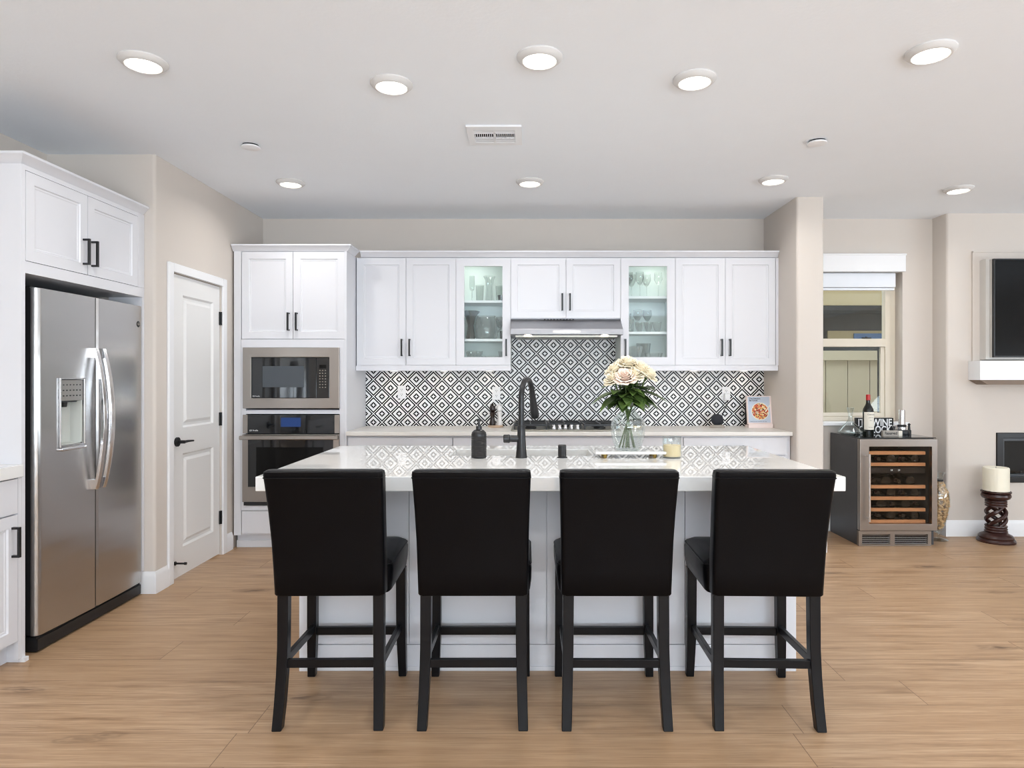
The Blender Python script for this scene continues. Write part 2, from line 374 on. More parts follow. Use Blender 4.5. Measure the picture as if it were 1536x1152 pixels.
# ------------------------------------------------------------------ the setting
ZC = 2.735
YB = 5.79
def arc(cx, cy, r, a0, a1, n=6): return [(cx + r * math.cos(R(a0 + (a1 - a0) * i / n)), cy + r * math.sin(R(a0 + (a1 - a0) * i / n))) for i in range(n + 1)]
struct('floor', MB().box(-3.15, 7.15, -4.15, 5.95, -0.1, 0), 'floor', origin=(0, 0, 0))
struct('ceiling', MB().box(-3.15, 7.15, -4.15, 5.95, ZC, ZC + 0.1), 'ceil')
struct('wall_left', MB().box(-3.12, -3.0, -4.15, 4.114, 0, ZC), 'wall')
b = MB()
b.prism([(-3.12, 4.114)] + arc(-2.345, 4.134, 0.02, -90, 0) + [(-2.325, 4.305), (-2.425, 4.305), (-2.425, 4.214), (-3.12, 4.214)], 0, ZC)
b.box(-2.425, -2.325, 4.305, 5.005, 2.035, ZC); b.box(-2.425, -2.325, 5.005, 5.79, 0, ZC)
struct('wall_pantry', b, 'wall')
b = MB(); b.box(-2.425, 2.33, YB, 5.95, 0, ZC); b.box(2.33, 3.285, YB, 5.95, 0, 0.93); b.box(2.33, 3.285, YB, 5.95, 2.27, ZC); b.box(3.285, 3.56, YB, 5.95, 0, ZC)
struct('wall_back', b, 'wall')
struct('wall_divider', MB().prism(arc(2.088, 5.10, 0.02, 180, 270) + arc(2.259, 5.10, 0.02, -90, 0) + [(2.279, YB), (2.068, YB)], 0, ZC), 'wall')
b = MB()
b.prism(arc(3.568, 5.612, 0.02, 180, 270) + [(3.965, 5.592), (3.965, 5.95), (3.548, 5.95)], 0, ZC)
b.box(3.965, 5.25, 5.592, 5.95, 0, 0.453); b.box(3.965, 5.25, 5.592, 5.95, 0.876, ZC); b.box(5.25, 7.15, 5.592, 5.95, 0, ZC); b.box(3.965, 5.25, 5.88, 5.95, 0.453, 0.876)
struct('wall_fireplace', b, 'wall')
b = MB().box(7.0, 7.15, -4.15, 5.592, 0, ZC)
struct('wall_right', b, 'wall')
b = MB().box(-3.0, 7.0, -4.15, -4.05, 0, ZC)
struct('wall_rear', b, 'wall')
# baseboards: a moulded profile
BP = [(0, 0), (0.016, 0), (0.016, 0.105), (0.010, 0.122), (0.006, 0.135), (0, 0.135)]
struct('baseboard_pantry', MB().sweep([(-2.98, 4.114), (-2.325, 4.114), (-2.325, 4.247)], BP), 'trim')
struct('baseboard_pantry_far', MB().sweep([(-2.325, 5.065), (-2.325, 5.17)], BP), 'trim')
struct('baseboard_divider', MB().sweep([(2.068, 5.145), (2.068, 5.08), (2.279, 5.08), (2.279, YB)], BP), 'trim')
struct('baseboard_back', MB().sweep([(2.295, YB), (3.532, YB)], BP), 'trim')
struct('baseboard_fireplace', MB().sweep([(3.548, 5.772), (3.548, 5.592), (7.0, 5.592)], BP), 'trim')

# pantry door
dw = thing('door_1', 'white two panel pantry door with black hardware beside the refrigerator', 'door', (-2.325, 4.655, 0)); dw['kind'] = 'structure'
def mapX(xf): return lambda u, v, d: (xf - d, u, v)      # a face that looks towards +X: u is Y, v is Z, d goes in
def mapY(yf): return lambda u, v, d: (u, yf + d, v)      # a face that looks towards -Y
def panelled(mb, fn, u0, u1, v0, v1, thick, holes, raised=False, step=0.007, slope=0.012):
    """A slab with recessed panels: grid of cells, each hole is (a0,a1,b0,b1)."""
    us = sorted({u0, u1} | {h[0] for h in holes} | {h[1] for h in holes}); vs = sorted({v0, v1} | {h[2] for h in holes} | {h[3] for h in holes})
    hs = set((h[0], h[1], h[2], h[3]) for h in holes)
    for i in range(len(us) - 1):
        for j in range(len(vs) - 1):
            a0, a1, b0, b1 = us[i], us[i + 1], vs[j], vs[j + 1]
            if any(h[0] <= a0 and a1 <= h[1] and h[2] <= b0 and b1 <= h[3] for h in holes): continue
            mb.add([fn(a0, b0, 0), fn(a1, b0, 0), fn(a1, b1, 0), fn(a0, b1, 0)], [(0, 1, 2, 3)])
    for a0, a1, b0, b1 in hs:
        loops = [(0, 0), (slope * 0.35, step), (slope, step), (slope + 0.004, step + 0.0025)] if not raised else [(0, 0), (0.012, step), (0.03, step), (0.05, 0.002)]
        vv = []
        for ins, dep in loops: vv += [fn(a0 + ins, b0 + ins, dep), fn(a1 - ins, b0 + ins, dep), fn(a1 - ins, b1 - ins, dep), fn(a0 + ins, b1 - ins, dep)]
        ff = []
        for q in range(len(loops) - 1):
            for e in range(4): ff.append((q * 4 + e, q * 4 + (e + 1) % 4, q * 4 + 4 + (e + 1) % 4, q * 4 + 4 + e))
        k = (len(loops) - 1) * 4; ff.append((k, k + 1, k + 2, k + 3)); mb.add(vv, ff)
    # edges and back
    c = [(u0, v0), (u1, v0), (u1, v1), (u0, v1)]
    mb.add([fn(p[0], p[1], 0) for p in c] + [fn(p[0], p[1], thick) for p in c], [(0, 1, 5, 4), (1, 2, 6, 5), (2, 3, 7, 6), (3, 0, 4, 7), (4, 5, 6, 7)])
    return mb
def weld(o):
    bm = bmesh.new(); bm.from_mesh(o.data); bmesh.ops.remove_doubles(bm, verts=bm.verts, dist=1e-5); bmesh.ops.recalc_face_normals(bm, faces=bm.faces)
    bm.to_mesh(o.data); bm.free(); o.data.set_sharp_from_angle(angle=R(25)); return o
slab = weld(obj('door_slab', panelled(MB(), mapX(-2.335), 4.313, 4.997, 0.012, 2.028, 0.035, [(4.465, 4.90, 0.20, 0.83), (4.465, 4.90, 1.005, 1.90)], raised=True, step=0.014), 'door', dw))
b = MB()
b.box(-2.325, -2.307, 4.247, 4.305, 0, 2.093); b.box(-2.325, -2.307, 5.005, 5.063, 0, 2.093); b.box(-2.325, -2.307, 4.305, 5.005, 2.035, 2.093)
obj('door_casing', b, 'trim', dw, bevel=0.004)
b = MB(); b.cyl((-2.335, 4.385, 0.916), 0.031, 0.012, 'X'); b.cyl((-2.324, 4.385, 0.916), 0.011, 0.045, 'X'); b.tube([(-2.283, 4.378, 0.916), (-2.281, 4.43, 0.918), (-2.281, 4.50, 0.914)], [0.010, 0.008, 0.006])
obj('door_handle', b, 'black', dw, label='black lever handle')
for z in (1.79, 1.03, 0.285):
    obj('hinge', MB().box(-2.337, -2.327, 4.985, 5.004, z - 0.05, z + 0.05).cyl((-2.324, 5.001, z - 0.05), 0.006, 0.1), 'black', dw)
b = MB(); b.cyl((-2.337, 4.36, 0.115), 0.013, 0.01, 'X'); b.cyl((-2.328, 4.36, 0.115), 0.006, 0.06, 'X'); b.cyl((-2.27, 4.36, 0.115), 0.009, 0.014, 'X')
obj('door_stop', b, 'black', dw)

# window in the nook, its header and shade, the yard beyond
wn = thing('window_1', 'double hung window behind the wine fridge', 'window', (2.8, 5.85, 0.93)); wn['kind'] = 'structure'
b = MB()
WX0, WX1, WZ0, WZ1, WY = 2.335, 3.235, 0.955, 2.262, 5.885
for x0, x1, z0, z1 in ((WX0, WX0 + 0.05, WZ0, WZ1), (WX1 - 0.05, WX1, WZ0, WZ1), (WX0 + 0.05, WX1 - 0.05, WZ1 - 0.05, WZ1), (WX0 + 0.05, WX1 - 0.05, WZ0, WZ0 + 0.04)): b.box(x0, x1, WY, WY + 0.06, z0, z1)
b.box(3.235, 3.284, 5.90, 5.94, WZ0, WZ1)
obj('window_frame', b, 'vinyl', wn, bevel=0.003)
b = MB()
b.box(WX0 + 0.05, WX1 - 0.05, WY - 0.012, WY + 0.03, 1.617, 1.69)
for x in (WX0 + 0.05, WX1 - 0.085): b.box(x, x + 0.035, WY + 0.01, WY + 0.035, 0.995, 1.617)
b.box(WX0 + 0.085, WX1 - 0.085, WY + 0.01, WY + 0.035, 0.995, 1.03)
obj('window_sash', b, 'vinyl', wn, bevel=0.003)
obj('sash_lock', MB().box(2.98, 3.05, WY - 0.02, WY + 0.01, 1.69, 1.70).cyl((3.01, WY - 0.012, 1.70), 0.009, 0.006), 'case', wn)
obj('pane', MB().box(WX0 + 0.05, WX1 - 0.05, WY + 0.04, WY + 0.045, 1.69, WZ1 - 0.05).box(WX0 + 0.085, WX1 - 0.085, WY + 0.02, WY + 0.025, 1.03, 1.617), 'pane', wn)
obj('window_sill', MB().box(2.30, 3.31, 5.72, 5.885, 0.925, 0.955), 'trim', wn, bevel=0.006)
obj('screen_frame', MB().box(WX1 - 0.097, WX1 - 0.085, WY + 0.036, WY + 0.046, 0.995, 1.617).box(WX0 + 0.05, WX1 - 0.097, WY + 0.036, WY + 0.046, 1.585, 1.617), 'case', wn)
struct('trim_1', MB().box(2.295, 3.285, 5.735, YB, 2.266, 2.418).box(2.295, 3.29, 5.728, YB, 2.405, 2.42), 'trim', bevel=0.003)
sh = thing('roller_shade', 'white rolled up shade at the top of the nook window', 'window shade', (2.8, 5.83, 2.13))
obj('cassette', MB().box(2.34, 3.235, 5.80, 5.875, 2.135, 2.265), 'shade', sh, bevel=0.01)
obj('bottom_rail', MB().box(2.345, 3.23, 5.815, 5.845, 2.112, 2.133), 'shade', sh, bevel=0.004)
# yard
struct('ground', MB().box(-1.0, 9.0, 5.95, 14.0, -0.25, -0.2), 'dirt')
fe = thing('fence', 'tan board fence seen through the lower window sash', 'fence', (3.2, 7.25, -0.2))
b = MB(); x = 0.6
while x < 6.4: b.box(x, x + 0.235, 7.25, 7.275, -0.2, 1.54); x += 0.243
obj('board_panel', b, 'fence', fe)
obj('top_rail', MB().box(0.55, 6.45, 7.20, 7.30, 1.53, 1.655), 'fence', fe, bevel=0.004)
nh = thing('neighbour_house', 'neighbouring house with tan fascia and dark wall beyond the fence', 'house', (4.0, 10.0, -0.2))
obj('wall', MB().box(-0.5, 9.0, 9.6, 9.9, -0.2, 3.4), 'darkwall', nh)
obj('fascia', MB().box(-0.6, 9.1, 9.0, 9.6, 2.33, 2.53), 'stucco', nh)
obj('soffit', MB().box(-0.5, 9.0, 9.1, 9.6, 2.27, 2.33), 'darkwall', nh)
obj('window', MB().box(4.35, 5.6, 9.57, 9.6, 0.9, 2.02), 'stucco', nh, label='tan framed window')
obj('window_pane', MB().box(4.72, 5.5, 9.55, 9.57, 1.0, 1.98), 'housepane', nh, label='pane with a painted blue reflection')

# ------------------------------------------------------------------ ceiling fixtures
def can_light(x, y, label, first=[None]):
    if first[0] is None:
        t = thing('ceiling_light', label, 'ceiling light', (x, y, ZC), 0, 'recessed ceiling lights')
        prof = [(0.100, 0.0), (0.100, -0.006), (0.097, -0.010), (0.086, -0.020), (0.078, -0.024), (0.074, -0.024), (0.072, -0.020), (0.072, 0.0)]
        obj('trim_ring', MB().lathe(prof, n=40, cap=False, close=True), 'ring', t, local=True)
        obj('lens', MB().lathe([(0.0715, -0.012), (0.0715, -0.018), (0.04, -0.020), (0.002, -0.0205)], n=32), 'lens', t, local=True)
        l = bpy.data.lights.new('lamp', 'AREA'); l.shape = 'DISK'; l.size = 0.14; l.energy = CAN_WATTS; l.spread = R(158); l.color = CAN_COLOR
        lo = bpy.data.objects.new('lamp', l); COL.objects.link(lo); lo.parent = t; lo.location = (0, 0, -0.0225)
        first[0] = t; return t
    c = copy_tree(first[0]); c.location = (x, y, ZC); c['label'] = label; return c
can_light(-1.69, 2.90, 'round recessed ceiling light nearest the refrigerator in the front row')
can_light(-0.645, 3.12, 'round recessed ceiling light over the left half of the island')
can_light(0.05, 2.86, 'round recessed ceiling light in the middle of the front row')
can_light(0.775, 3.07, 'round recessed ceiling light over the right half of the island')
can_light(1.715, 2.81, 'round recessed ceiling light at the right end of the front row')
can_light(-1.69, 4.70, 'round recessed ceiling light by the pantry door and oven tower')
can_light(0.014, 4.68, 'round recessed ceiling light in front of the range hood')
can_light(1.72, 4.63, 'round recessed ceiling light before the wall end by the right cabinets')
can_light(3.17, 4.86, 'round recessed ceiling light above the wine fridge')
for x, y, s in ((-1.69, 1.05, 'left of'), (0.05, 1.05, 'over'), (1.72, 1.05, 'right of')):
    can_light(x, y, 'assumed round recessed ceiling light out of frame, %s the viewpoint' % s)  # unseen lights, assumed from the stool shadows that fall away from the viewpoint
for x, y, s in ((4.6, 3.0, 'before the fireplace wall'), (4.6, 0.8, 'in the living area behind')):
    can_light(x, y, 'assumed round recessed ceiling light out of frame, %s' % s)  # unseen lights, assumed to carry the fixtures on into the living area
def detector(x, y, label):
    t = thing('smoke_detector', label, 'detector', (x, y, ZC), 0, 'round ceiling cover discs')
    obj('cover', MB().lathe([(0.05, -0.008), (0.055, -0.012), (0.053, -0.018), (0.03, -0.021), (0.001, -0.0215)]), 'plastic', t, local=True)
    obj('neck', MB().lathe([(0.045, 0), (0.045, -0.008)]), 'grille', t, local=True)
detector(-1.66, 3.95, 'flat white disc on the ceiling near the pantry corner')
detector(1.70, 3.88, 'flat white disc on the ceiling before the dividing wall')
vt = thing('air_vent', 'white rectangular ceiling air vent with dark slots', 'air vent', (-0.19, 3.77, ZC))
b = MB(); b.slab_hole(-0.345, -0.035, 3.63, 3.92, -0.305, -0.075, 3.68, 3.875, ZC - 0.012, ZC)
obj('frame', b, 'plastic', vt, bevel=0.003)
obj('duct', MB().box(-0.305, -0.075, 3.68, 3.875, ZC - 0.002, ZC - 0.0005), 'grille', vt)
for i in range(10):
    for s in (0, 1):
        x = -0.303 + i * 0.0115 + s * 0.1185
        obj('louver', MB().prism([(x, ZC - 0.002), (x + 0.004, ZC - 0.002), (x + 0.006 - s * 0.005, ZC - 0.011), (x + 0.001 - s * 0.0035 + 0.001, ZC - 0.011)], 3.735, 3.805, 'Y'), 'plastic', vt)
b = MB()
for y in (3.684, 3.70, 3.716): b.box(-0.305, -0.075, y, y + 0.011, ZC - 0.010, ZC - 0.007)
for y in (3.822, 3.838, 3.854): b.box(-0.305, -0.075, y, y + 0.008, ZC - 0.010, ZC - 0.007)
b.box(-0.305, -0.075, 3.73, 3.736, ZC - 0.012, ZC - 0.003); b.box(-0.305, -0.075, 3.805, 3.813, ZC - 0.012, ZC - 0.003); b.box(-0.195, -0.185, 3.68, 3.875, ZC - 0.012, ZC - 0.003)
obj('cross_bar', b, 'plastic', vt)

# ------------------------------------------------------------------ cabinets
def pull_v(parent, fn, u, v0, v1):      # a vertical square bar pull standing 3 cm off a front
    b = MB()
    def bx(a0, a1, c0, c1, d0, d1):
        P = [fn(a, c, d) for d in (d0, d1) for c in (c0, c1) for a in (a0, a1)]
        b.add(P, [(0, 2, 3, 1), (4, 5, 7, 6), (0, 1, 5, 4), (2, 6, 7, 3), (0, 4, 6, 2), (1, 3, 7, 5)])
    bx(u - 0.0065, u + 0.0065, v0, v1, -0.036, -0.026); bx(u - 0.0065, u + 0.0065, v0, v0 + 0.010, -0.026, 0); bx(u - 0.0065, u + 0.0065, v1 - 0.010, v1, -0.026, 0)
    return obj('pull', b, 'black', parent, label='black bar pull')
def pull_h(parent, fn, v, u0, u1):
    b = MB()
    def bx(a0, a1, c0, c1, d0, d1):
        P = [fn(a, c, d) for d in (d0, d1) for c in (c0, c1) for a in (a0, a1)]
        b.add(P, [(0, 2, 3, 1), (4, 5, 7, 6), (0, 1, 5, 4), (2, 6, 7, 3), (0, 4, 6, 2), (1, 3, 7, 5)])
    bx(u0, u1, v - 0.0065, v + 0.0065, -0.036, -0.026); bx(u0, u0 + 0.010, v - 0.0065, v + 0.0065, -0.026, 0); bx(u1 - 0.010, u1, v - 0.0065, v + 0.0065, -0.026, 0)
    return obj('pull', b, 'black', parent, label='black bar pull')
def shaker(parent, fn, u0, u1, v0, v1, name='door', stile=0.055, mat='cab', flat=False):
    g = 0.0018
    u0 += g; u1 -= g; v0 += g; v1 -= g
    holes = [] if flat else [(u0 + stile, u1 - stile, v0 + stile, v1 - stile)]
    return weld(obj(name, panelled(MB(), fn, u0, u1, v0, v1, 0.019, holes), mat, parent))
YU = 5.445; CY = YU + 0.0205
fU = mapY(YU)
def carcass(x0, x1, y0, y1, z0, z1, t=0.018, back=0.006):
    b = MB(); b.box(x0, x0 + t, y0, y1, z0, z1); b.box(x1 - t, x1, y0, y1, z0, z1); b.box(x0 + t, x1 - t, y0, y1, z0, z0 + t); b.box(x0 + t, x1 - t, y0, y1, z1 - t, z1)
    b.box(x0 + t, x1 - t, y1 - back, y1, z0 + t, z1 - t); return b
def upper(x0, x1, label, z0=1.40, rail=True, glass=False, hinge=None):
    t = thing('wall_cabinet', label, 'cabinet', ((x0 + x1) / 2, 5.63, z0), 0, 'white upper cabinets')
    e = 0.0004
    bz = z0 + (0.03 if rail else 0)
    obj('body', carcass(x0 + e, x1 - e, CY, YB - 0.0085, bz, 2.335), 'cabin' if glass else 'cab', t)
    if rail: obj('light_rail', MB().box(x0 + e, x1 - e, YU, CY - 0.0005, z0, 1.4425).box(x0 + e, x1 - e, CY - 0.0005, YB - 0.0085, z0, bz - 0.0005), 'cab', t)
    return t
xs = [-1.4135, -1.0065, -0.594, -0.143, 0.3135, 0.7645, 1.2155, 1.628, 2.064]
DZ0, DZ1 = 1.444, 2.331
t = upper(xs[0] - 0.006, xs[2], 'white two door wall cabinet beside the oven tower')
d = shaker(t, fU, xs[0], xs[1], DZ0, DZ1); pull_v(d, fU, xs[1] - 0.032, 1.52, 1.66)
d = shaker(t, fU, xs[1], xs[2], DZ0, DZ1); pull_v(d, fU, xs[1] + 0.032, 1.52, 1.66)
t = upper(xs[6], xs[8], 'white two door wall cabinet against the dividing wall')
d = shaker(t, fU, xs[6], xs[7], DZ0, DZ1); pull_v(d, fU, xs[7] - 0.034, 1.52, 1.66)
d = shaker(t, fU, xs[7], xs[8] - 0.022, DZ0, DZ1); pull_v(d, fU, xs[7] + 0.034, 1.52, 1.66)
obj('filler', MB().box(xs[8] - 0.02, xs[8] + 0.003, YU, YU + 0.019, DZ0, DZ1), 'cab', t)
t = upper(xs[3], xs[5], 'short white two door wall cabinet above the range hood', z0=1.826, rail=False)
d = shaker(t, fU, xs[3], xs[4], 1.832, DZ1); pull_v(d, fU, xs[4] - 0.032, 1.895, 2.035)
d = shaker(t, fU, xs[4], xs[5], 1.832, DZ1); pull_v(d, fU, xs[4] + 0.032, 1.895, 2.035)
def glass_cab(x0, x1, label, px, shelves):
    t = upper(x0, x1, label, glass=True)
    g = 0.0018; b = MB(); F = 0.068
    o = [(x0 + g, DZ0 + g), (x1 - g, DZ0 + g), (x1 - g, DZ1 - g), (x0 + g, DZ1 - g)]
    h = [(x0 + F, DZ0 + F), (x1 - F, DZ0 + F), (x1 - F, DZ1 - F), (x0 + F, DZ1 - F)]
    v = [(p[0], y, p[1]) for y in (YU, YU + 0.019) for q in (o, h) for p in q]; f = []
    for i in range(4):
        j = (i + 1) % 4; f += [(i, j, 4 + j, 4 + i), (8 + i, 8 + j, 12 + j, 12 + i), (i, j, 8 + j, 8 + i), (4 + i, 4 + j, 12 + j, 12 + i)]
    b.add(v, f)
    d = obj('door', b, 'cab', t, label='white framed glass door')
    obj('pane', MB().box(x0 + F - 0.004, x1 - F + 0.004, YU + 0.009, YU + 0.013, DZ0 + F - 0.004, DZ1 - F + 0.004), 'pane', d)
    pull_v(d, fU, px, 1.52, 1.66)
    for z in shelves: obj('shelf', MB().box(x0 + 0.02, x1 - 0.02, CY + 0.02, YB - 0.02, z - 0.02, z), 'plastic', t)
    obj('puck_light', MB().lathe([(0.035, -0.001), (0.035, -0.012), (0.001, -0.0121)], ((x0 + x1) / 2 + (-0.1 if x0 < 0 else 0.1), 5.58, 2.317)), 'cabpuck', t)
    return t
SHL = (1.985, 1.665); SHR = (2.02, 1.725)
gl_l = glass_cab(xs[2], xs[3], 'glass fronted wall cabinet left of the range hood', xs[3] - 0.036, SHL)
gl_r = glass_cab(xs[5], xs[6], 'glass fronted wall cabinet right of the range hood', xs[5] + 0.036, SHR)
CP = [(-0.012, 0), (0.004, 0), (0.012, 0.008), (0.034, 0.034), (0.042, 0.038), (0.042, 0.050), (-0.012, 0.050)]
obj('crown_moulding', MB().sweep([(-1.3795, YU + 0.012), (2.064, YU + 0.012)], [(o, z + 2.3355) for o, z in CP]), 'cab', label='long white crown moulding along the top of the wall cabinets', cat='moulding')

# glassware behind the glass doors
def lathe_obj(name, prof, loc, mat, label, cat, group, n=20, outer=True):
    return obj(name, MB().lathe(prof, n=n, cap=False), mat, local=True, label=label, cat=cat, group=group)
def goblet(r=0.035, h=0.19, bowl=0.1):
    st = h - bowl
    return [(0.001, 0.0), (0.032, 0.0), (0.032, 0.003), (0.006, 0.008), (0.004, 0.02), (0.004, st), (0.018, st + 0.012), (r, st + 0.05), (r * 0.9, h), (r * 0.87, h), (r * 0.96, st + 0.05), (0.016, st + 0.016), (0.001, st + 0.006)]
def tumbler(r0, r1, h): return [(0.001, 0.0), (r0, 0.0), (r1, h), (r1 - 0.003, h), (r0 - 0.003, 0.008), (0.001, 0.008)]
def put(name, prof, locs, mat, label, cat, group=None, n=20):
    o = None
    for i, l in enumerate(locs):
        if o is None: o = obj(name, MB().lathe(prof, n=n, cap=False), mat, local=True); c = o
        else: c = o.copy(); COL.objects.link(c)
        c.location = l; props(c, label if isinstance(label, str) else label[i], cat, group)
def star_lathe(prof, n, lobes, amp):
    m = MB(); rs = []
    for r, z in prof: rs.append([(r * (1 + amp * math.cos(lobes * 2 * math.pi * i / n)) * math.cos(2 * math.pi * i / n), r * (1 + amp * math.cos(lobes * 2 * math.pi * i / n)) * math.sin(2 * math.pi * i / n), z) for i in range(n)])
    return m.rings(rs, cap=False)
z1, z2, z3 = SHL[0], SHL[1], 1.4485
put('champagne_flute', goblet(0.024, 0.22, 0.13), [(-0.475, 5.60, z1)], 'crystal', 'slim flute alone at left on the top shelf of the left glass cabinet', 'glass')
o = obj('crystal_vase', star_lathe([(0.001, 0), (0.038, 0), (0.032, 0.05), (0.028, 0.12), (0.035, 0.18), (0.05, 0.21), (0.046, 0.212), (0.03, 0.18), (0.024, 0.1), (0.028, 0.01), (0.001, 0.01)], 48, 12, 0.06), 'crystal', local=True, label='tall cut crystal vase with flared rim on the left cabinet top shelf', cat='vase'); o.location = (-0.325, 5.56, z1)
put('tumbler', tumbler(0.03, 0.036, 0.15), [(-0.415, 5.68, z1), (-0.245, 5.70, z1)], 'crystal', ['tall clear tumbler behind the flared crystal vase, left side', 'tall clear tumbler behind the flared crystal vase, right side'], 'glass', 'tumblers on the left top shelf')
put('candle_cup', tumbler(0.026, 0.032, 0.05), [(-0.225, 5.56, z1)], 'bottle', 'small black cup at the right end of the left top shelf', 'cup')
o = obj('decorative_bowl', star_lathe([(0.001, 0), (0.035, 0.0), (0.038, 0.02), (0.024, 0.12), (0.04, 0.19), (0.075, 0.235), (0.073, 0.241), (0.036, 0.2), (0.02, 0.12), (0.025, 0.025), (0.001, 0.025)], 48, 8, 0.04), 'bottle', local=True, label='black and clear footed dish at left on the middle shelf', cat='dish'); o.location = (-0.487, 5.60, z2)
o = thing('glass_pitcher', 'wide pale glass pitcher on the middle shelf of the left cabinet', 'pitcher', (-0.355, 5.60, z2))
obj('body', MB().lathe([(0.001, 0), (0.085, 0), (0.095, 0.05), (0.092, 0.14), (0.075, 0.185), (0.08, 0.2), (0.077, 0.2), (0.07, 0.185), (0.088, 0.14), (0.09, 0.05), (0.08, 0.008), (0.001, 0.008)], n=28, cap=False), 'crystal', o, local=True)
obj('handle', MB().tube([(0.08, 0, 0.18), (0.125, 0, 0.16), (0.13, 0, 0.1), (0.095, 0, 0.06)], 0.007, 8), 'crystal', o, local=True)
put('wine_glass', goblet(0.034, 0.2, 0.1), [(-0.245, 5.71, z2), (-0.44, 5.72, z2)], 'crystal', ['stemmed glass right of the pitcher on the middle shelf', 'stemmed glass behind the pitcher, left side'], 'glass', 'glasses behind the pitcher')
put('black_mug', tumbler(0.03, 0.034, 0.07), [(-0.205, 5.58, z2)], 'bottle', 'small black cup right of the pitcher on the middle shelf', 'cup')
cutbowl = lambda r, h: star_lathe([(0.001, 0), (r * 0.5, 0), (r * 0.8, h * 0.4), (r, h), (r * 0.96, h), (r * 0.74, h * 0.42), (r * 0.45, 0.008), (0.001, 0.008)], 60, 15, 0.05)
for x, y, r, h, l in ((-0.455, 5.60, 0.07, 0.12, 'tall cut crystal bowl at left on the bottom shelf of the left cabinet'), (-0.31, 5.58, 0.085, 0.075, 'wide cut crystal bowl in the middle of the left cabinet bottom shelf'), (-0.205, 5.70, 0.05, 0.12, 'small cut crystal bowl at the right end of the left cabinet bottom')):
    o = obj('crystal_bowl', cutbowl(r, h), 'crystal', local=True, label=l, cat='bowl', group='cut crystal bowls'); o.location = (x, y, z3)
z1, z2, z3 = SHR[0], SHR[1], 1.4485
put('wine_glass', goblet(0.038, 0.215, 0.11), [(0.855, 5.60, z1), (0.945, 5.58, z1), (1.02, 5.68, z1), (0.895, 5.71, z1), (1.105, 5.60, z1)], 'crystal', ['first stemmed glass from the left on the right cabinet top shelf', 'second stemmed glass from the left on the right cabinet top shelf', 'stemmed glass behind the front row, right of centre, top shelf', 'stemmed glass behind the front row, left of centre, top shelf', 'rightmost stemmed glass on the right cabinet top shelf'], 'glass', 'stemmed glasses in the right cabinet')
put('tumbler', tumbler(0.032, 0.037, 0.11), [(0.86, 5.58, z2)], 'crystal', 'plain tumbler at left on the right cabinet middle shelf', 'glass')
put('tumbler', tumbler(0.032, 0.037, 0.17), [(0.855, 5.70, z2)], 'crystal', 'tall tumbler behind the plain tumbler on the middle shelf', 'glass')
for i, (x, y, h, l) in enumerate(((0.94, 5.57, 0.085, 'leftmost'), (1.015, 5.57, 0.085, 'middle'), (1.09, 5.57, 0.085, 'rightmost'))):
    o = obj('cut_glass', cutbowl(0.036, h), 'crystal', local=True, label=l + ' of three cut crystal glasses on the right cabinet middle shelf', cat='glass', group='cut crystal glasses'); o.location = (x, y, z2)
put('wine_glass', goblet(0.04, 0.2, 0.1), [(0.945, 5.69, z2), (1.03, 5.70, z2)], 'crystal', ['left stemmed glass behind the cut crystal glasses', 'right stemmed glass behind the cut crystal glasses'], 'glass', 'stemmed glasses in the right cabinet')
o = obj('crystal_bowl', cutbowl(0.085, 0.16), 'crystal', local=True, label='large cut crystal bowl at left on the right cabinet bottom shelf', cat='bowl', group='cut crystal bowls'); o.location = (0.885, 5.59, z3)
o = obj('crystal_bowl', cutbowl(0.075, 0.10), 'crystal', local=True, label='low cut crystal bowl at right on the right cabinet bottom shelf', cat='bowl', group='cut crystal bowls'); o.location = (1.06, 5.58, z3)
o = obj('crystal_bowl', cutbowl(0.06, 0.19), 'crystal', local=True, label='tall cut crystal bowl at the back of the right cabinet bottom shelf', cat='bowl', group='cut crystal bowls'); o.location = (1.00, 5.71, z3)

# oven tower
YT = 5.177; fT = mapY(YT)
t = thing('oven_cabinet', 'tall white oven tower cabinet in the corner by the pantry door', 'cabinet', (-1.864, 5.48, 0))
X0, X1 = -2.306, -1.4225
b = MB(); b.box(X0, X0 + 0.055, YT + 0.003, YB - 0.001, 0.105, 2.335); b.box(X1 - 0.02, X1, YT + 0.003, YB - 0.001, 0.0, 2.335)
b.box(X0 + 0.055, X1 - 0.02, YB - 0.012, YB - 0.001, 0.105, 2.335)
for z0, z1 in ((0.105, 0.125), (0.285, 0.315), (1.06, 1.09), (1.60, 1.66), (2.315, 2.335)): b.box(X0 + 0.055, X1 - 0.02, YT + 0.021, YB - 0.012, z0, z1)
obj('body', b, 'cab', t)
obj('toe_kick', MB().box(X0, X1 - 0.021, YT + 0.06, YT + 0.08, 0, 0.104).box(X0, X1 - 0.021, YT + 0.045, YT + 0.06, 0, 0.055), 'cab', t, bevel=0.003)
obj('face_frame', MB().box(-2.25, -2.212, YT, YT + 0.02, 0.302, 1.642).box(-1.478, X1 - 0.0205, YT, YT + 0.02, 0.302, 1.642).box(-2.212, -1.478, YT, YT + 0.02, 1.572, 1.642).box(-2.212, -1.478, YT, YT + 0.02, 1.058, 1.084).box(-2.212, -1.478, YT, YT + 0.02, 0.302, 0.338).box(X0, -2.2515, YT, YT + 0.0025, 0.105, 2.335), 'cab', t)
d = shaker(t, fT, -2.247, -1.843, 1.645, 2.331); pull_v(d, fT, -1.843 - 0.032, 1.711, 1.851)
d = shaker(t, fT, -1.843, -1.437, 1.645, 2.331); pull_v(d, fT, -1.843 + 0.032, 1.711, 1.851)
shaker(t, fT, -2.247, -1.437, 0.118, 0.298, 'drawer', flat=True)
